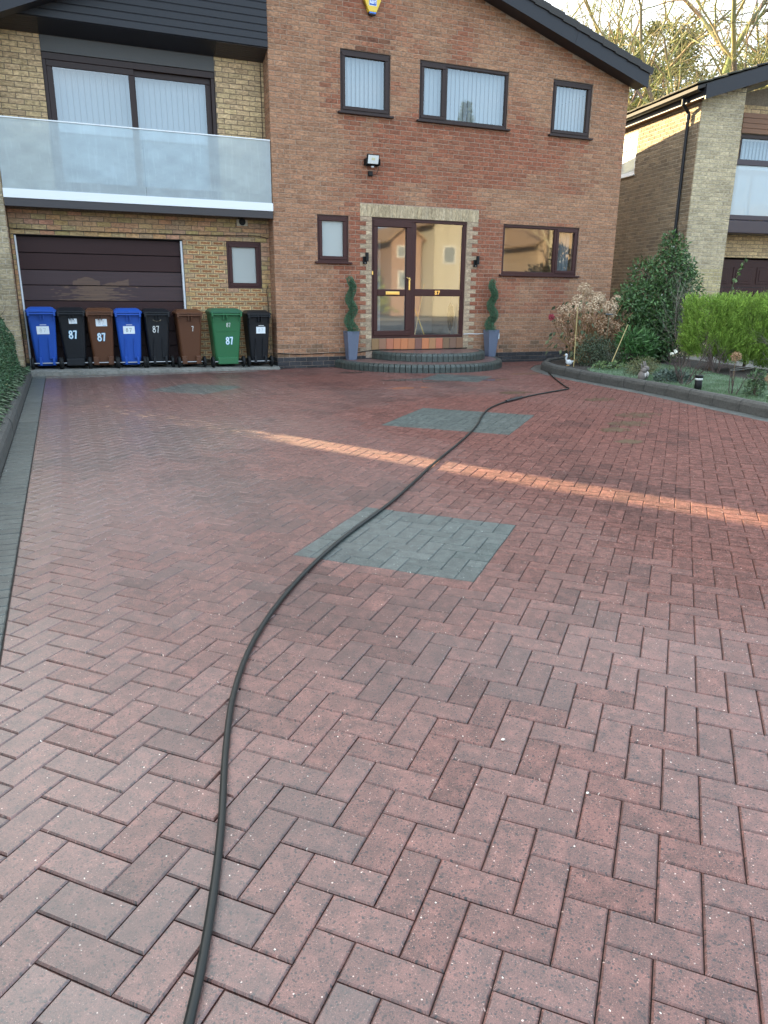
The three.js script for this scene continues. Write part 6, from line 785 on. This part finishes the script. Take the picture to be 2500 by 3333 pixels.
// ---------------------------------------------------------------- trees behind the houses
{
  const bark = (e, d, r) => { const m = fbm(e.x * 0.9 + e.z, e.y * 0.6, 181, 3); return mixc([0.12, 0.10, 0.078], [0.23, 0.215, 0.085], clamp(sstep(0.35, 0.6, m) * 0.8 + r() * 0.3)).map(k => k * (0.8 + r() * 0.4)); };
  const labs = ['bare mossy tree with forked trunk just behind the sloping tiled verge', 'tall bare mossy tree with leaning limbs between the two roofs', 'bare mossy tree with thick upright trunk behind the roof next door', 'slender bare tree deep in the wood behind the two roofs', 'bare spreading tree behind the bargeboard next door', 'bare young tree rising beside the gutter next door', 'bare thin tree farthest back in the gap between the houses', 'bare crooked tree over the ridge next door'];
  [[18.5, -11, 15, 0.26, 0.12, 0.0], [23, -13, 16, 0.36, 0.2, 0.1], [27.5, -12, 17, 0.38, 0.03, 0.0], [21, -19, 16, 0.24, -0.05, 0], [31, -13, 16, 0.3, -0.15, 0], [25.5, -17, 16, 0.24, 0.1, 0], [29, -21, 18, 0.26, 0, 0], [35, -15, 17, 0.32, -0.2, 0]].forEach(([x, z, h, rad, lx, lz], i) => {
    const t = thing('bare_tree', labs[i], 'tree', [x, 0, z], 0, 'bare trees behind the houses'), r = rng(190 + i), mb = new MB(), tw = new MB(); let n = 0;
    const o = { wob: 0.2, up: 0.05, ang: 0.75, shr: 0.58, seg: 6, depth: 4, bare: 2, col: bark, kids: (d, q) => d === 4 ? (q() < 0.5 ? 2 : 1) : d === 3 ? (q() < 0.55 ? 1 : 2) : d === 2 ? 1 : (q() < 0.75 ? 1 : 0) };
    branchy(mb, V(0, 0, 0), V(lx, 1, lz).normalize(), h * 0.72, rad, 4, r, o); part('trunk', mb.geo(), M.wood, t);
  });
  const eg = ['dense yellow green ivy clad tree mass behind the roof next door', 'loose yellow green evergreen behind the gap between the houses', 'tall dark green evergreen beyond the roof next door', 'broad yellow green evergreen at the far right of the wood'];
  [[29, -24, 15, 4.2], [24, -27, 13, 3.6], [35, -26, 17, 4.5], [40, -22, 16, 4.5]].forEach(([x, z, h, w], i) => {
    const t = thing('evergreen_tree', eg[i], 'tree', [x, 0, z], 0, 'evergreens behind the houses'), r = rng(210 + i), mb = new MB(), wd = new MB(); branchy(wd, V(0, 0, 0), V(0, 1, 0), h * 0.95, 0.3, 2, r, { wob: 0.1, up: 0.1, ang: 0.9, shr: 0.35, seg: 7, depth: 2, kids: () => 2, col: bark });
    const cl = Array.from({ length: 90 }, () => { const y = h * (0.35 + 0.65 * r()), a = r() * 6.28, q = w * (0.3 + 0.7 * r()) * (1.15 - 0.7 * y / h); return [V(Math.cos(a) * q, y, Math.sin(a) * q), 0.5 + r() * 0.8]; });
    for (let k = 0; k < 21000; k++) { const [c, s] = cl[Math.floor(r() * cl.length)], n = rdir(r), p = c.clone().addScaledVector(n.multiply(V(1.2, 0.7, 1.2)), s * Math.pow(r(), 0.5)); const dk = i === 2 ? 0.55 : 1; flakeInto(mb, p, rdir(r), rdir(r), 0.16 + r() * 0.12, 0.1, mixc([0.09, 0.12, 0.025], [0.24, 0.25, 0.055], r()).map(v => v * dk)); }
    part('trunk', wd.geo(), M.wood, t); part('crown', mb.geo(), M.leafMatt, t);
  });
}
// ---------------------------------------------------------------- house on the left, which shades the drive, and the street behind the camera that the panes mirror
const tileRed = noisy([0.42, 0.29, 0.2], 0.85, 2);
function plainHouse(label, [x0, x1], [z0, z1], eave, ridge, mat, seed, wins, along = 'z') {
  const h = thing('brick_house', label, 'house'), roofM = M.roofTile; part('wall', box(x0, x1, 0, eave, z0, z1, 0), mat, h);
  const s = new THREE.Shape((along === 'z' ? [[x0 - 0.3, eave], [x1 + 0.3, eave], [(x0 + x1) / 2, ridge]] : [[z0 - 0.3, eave], [z1 + 0.3, eave], [(z0 + z1) / 2, ridge]]).map(p => new THREE.Vector2(...p))); const L = along === 'z' ? z1 - z0 : x1 - x0, g = new THREE.ExtrudeGeometry(s, { depth: L - 0.02, bevelEnabled: false }); if (along === 'z') g.translate(0, 0, z0 + 0.01); else { g.rotateY(Math.PI / 2); g.scale(1, 1, -1); g.translate(x0 + 0.01, 0, 0); const ix = g.attributes.position; const p = ix.array; for (let i = 0; i < p.length; i += 9) for (let k = 0; k < 3; k++) { const t = p[i + 3 + k]; p[i + 3 + k] = p[i + 6 + k]; p[i + 6 + k] = t; } g.computeVertexNormals(); }
  part('gable', g, mat, h);
  const th = 0.12, sl = (a, ya, b, yb) => { const q = new THREE.Shape([[a, ya], [b, yb], [b, yb + th], [a, ya + th]].map(p => new THREE.Vector2(...p))); const e = new THREE.ExtrudeGeometry(q, { depth: L + 0.6, bevelEnabled: false }); if (along === 'z') e.translate(0, 0, z0 - 0.3); else { e.rotateY(-Math.PI / 2); e.translate(x1 + 0.3, 0, 0); } part('roof_slope', e, label.includes('across') ? tileRed : roofM, h); }; const c = along === 'z' ? (x0 + x1) / 2 : (z0 + z1) / 2, lo = along === 'z' ? x0 : z0, hi = along === 'z' ? x1 : z1, k = (ridge - eave) / (c - lo + 0.3); sl(lo - 0.45, eave - 0.15 * k + 0.01, c, ridge + 0.01); sl(c, ridge + 0.01, hi + 0.45, eave - 0.15 * k + 0.01);
  for (const [a, b, y0, y1, zz, sgn] of wins) { const w = sub('window', h); part('frame', merge([box(a, b, y1 - 0.07, y1, zz - 0.03, zz + 0.03), box(a, b, y0, y0 + 0.07, zz - 0.03, zz + 0.03), box(a, a + 0.07, y0 + 0.07, y1 - 0.07, zz - 0.028, zz + 0.028), box(b - 0.07, b, y0 + 0.07, y1 - 0.07, zz - 0.028, zz + 0.028)]), M.white, w); part('pane', box(a + 0.07, b - 0.07, y0 + 0.07, y1 - 0.07, zz - 0.01, zz + 0.01, 0), std([0.2, 0.23, 0.25], 0.08), w); }
  return h;
}
{
  const red = noisy([0.44, 0.29, 0.22], 0.9, 1), tan = noisy([0.62, 0.58, 0.48], 0.9, 1), buff = noisy([0.36, 0.27, 0.17], 0.9, 1);
  plainHouse('plain buff brick house standing left of the hedge', [-13, -5.0], [-4.55, 3.4], 6.5, 8.6, buff, 1, [[-9, -7, 3, 4.3, 3.42, 1], [-11.5, -10, 3, 4.3, 3.42, 1]]);
  plainHouse('red brick house across the street with low wing', [21.3, 23.6], [36, 44], 5.1, 6.2, red, 2, [[21.7, 22.4, 4.0, 4.8, 35.98, -1], [21.8, 23.0, 1.9, 3.1, 35.98, -1]]);
  plainHouse('tan brick house across the street with broad gable', [23.9, 29.5], [34.5, 43], 6.2, 7.8, tan, 3, [[24.6, 25.6, 3.6, 4.8, 34.48, -1], [27.2, 28.6, 3.6, 4.8, 34.48, -1], [26.5, 28.8, 0.8, 2.1, 34.48, -1]]);
  plainHouse('orange brick house across the street beside the tall conifer', [31.5, 38], [33, 41], 5.0, 7.4, noisy([0.5, 0.38, 0.28], 0.9, 1), 4, [[32.5, 33.8, 3, 4.2, 32.98, -1], [35.5, 37, 3, 4.2, 32.98, -1]]);
  struct('road', box(-60, 80, -0.05, -0.02, 20, 27, 0), noisy([0.05, 0.05, 0.052], 0.9, 0.5)); struct('pavement', box(-60, 80, -0.05, 0.07, 17.6, 19.98, 0), noisy([0.2, 0.19, 0.18], 0.9, 0.6)); struct('pavement', box(-60, 80, -0.05, 0.07, 27.02, 29.5, 0), noisy([0.2, 0.19, 0.18], 0.9, 0.6));
  const conifer = (name, label, x, z, h, w, seed, cols, n = 9000) => { const t = thing(name, label, 'tree', [x, 0, z]), r = rng(seed), mb = new MB(), wd = new MB(); limb(wd, V(0, 0, 0), V(0, h * 0.97, 0), h * 0.018, 0.02, [0.07, 0.05, 0.035], 7); for (let k = 0; k < 60; k++) { const y = h * (0.12 + 0.85 * k / 60), a = k * 2.4, q = w * (1 - y / h) * 1.0 + 0.1; limb(wd, V(0, y, 0), V(Math.cos(a) * q, y - q * 0.15, Math.sin(a) * q), 0.04, 0.01, [0.06, 0.045, 0.03], 4); } for (let k = 0; k < n; k++) { const t0 = Math.pow(r(), 0.8), y = h * (0.08 + 0.92 * (1 - t0)), R = w * Math.max(0.03, 1 - y / h) * (0.75 + 0.5 * fbm(y * 2, r() * 3, seed, 2)) * Math.pow(r(), 0.4), a = r() * 6.28; flakeInto(mb, V(Math.cos(a) * R, y - R * 0.15, Math.sin(a) * R), V(Math.cos(a), -0.15 + r() * 0.4, Math.sin(a)), rdir(r), 0.3 + r() * 0.2, 0.13, mixc(cols[0], cols[1], r())); } part('trunk', wd.geo(), M.wood, t); part('crown', mb.geo(), M.leafMatt, t); };
  conifer('conifer_tree', 'tall dark conifer across the street mirrored in the wide upstairs window', 30.6, 43, 16.2, 4.6, 231, [[0.02, 0.045, 0.02], [0.05, 0.085, 0.03]]);
  conifer('conifer_tree', 'yellow green tree across the street left of the red house', 18.4, 38, 9.5, 3.6, 232, [[0.10, 0.13, 0.03], [0.26, 0.28, 0.07]]); conifer('conifer_tree', 'dark green tree behind the red house across the street', 22.0, 47, 12, 4.5, 233, [[0.03, 0.055, 0.02], [0.07, 0.11, 0.035]]); conifer('conifer_tree', 'olive tree behind the orange house across the street', 36, 46, 13, 5.5, 234, [[0.09, 0.1, 0.03], [0.2, 0.2, 0.06]]);
  const bt = thing('bare_tree', 'pale barked tree standing at the far side of the street', 'tree', [31.2, 0, 30.5]), r = rng(241), mb = new MB(); branchy(mb, V(0, 0, 0), V(0.02, 1, 0).normalize(), 7, 0.16, 3, r, { wob: 0.12, up: 0.08, ang: 0.6, shr: 0.5, seg: 6, depth: 3, bare: 2, kids: () => 1, col: () => [0.42, 0.38, 0.28] }); part('trunk', mb.geo(), M.wood, bt);
}
renderer.render(scene, camera);
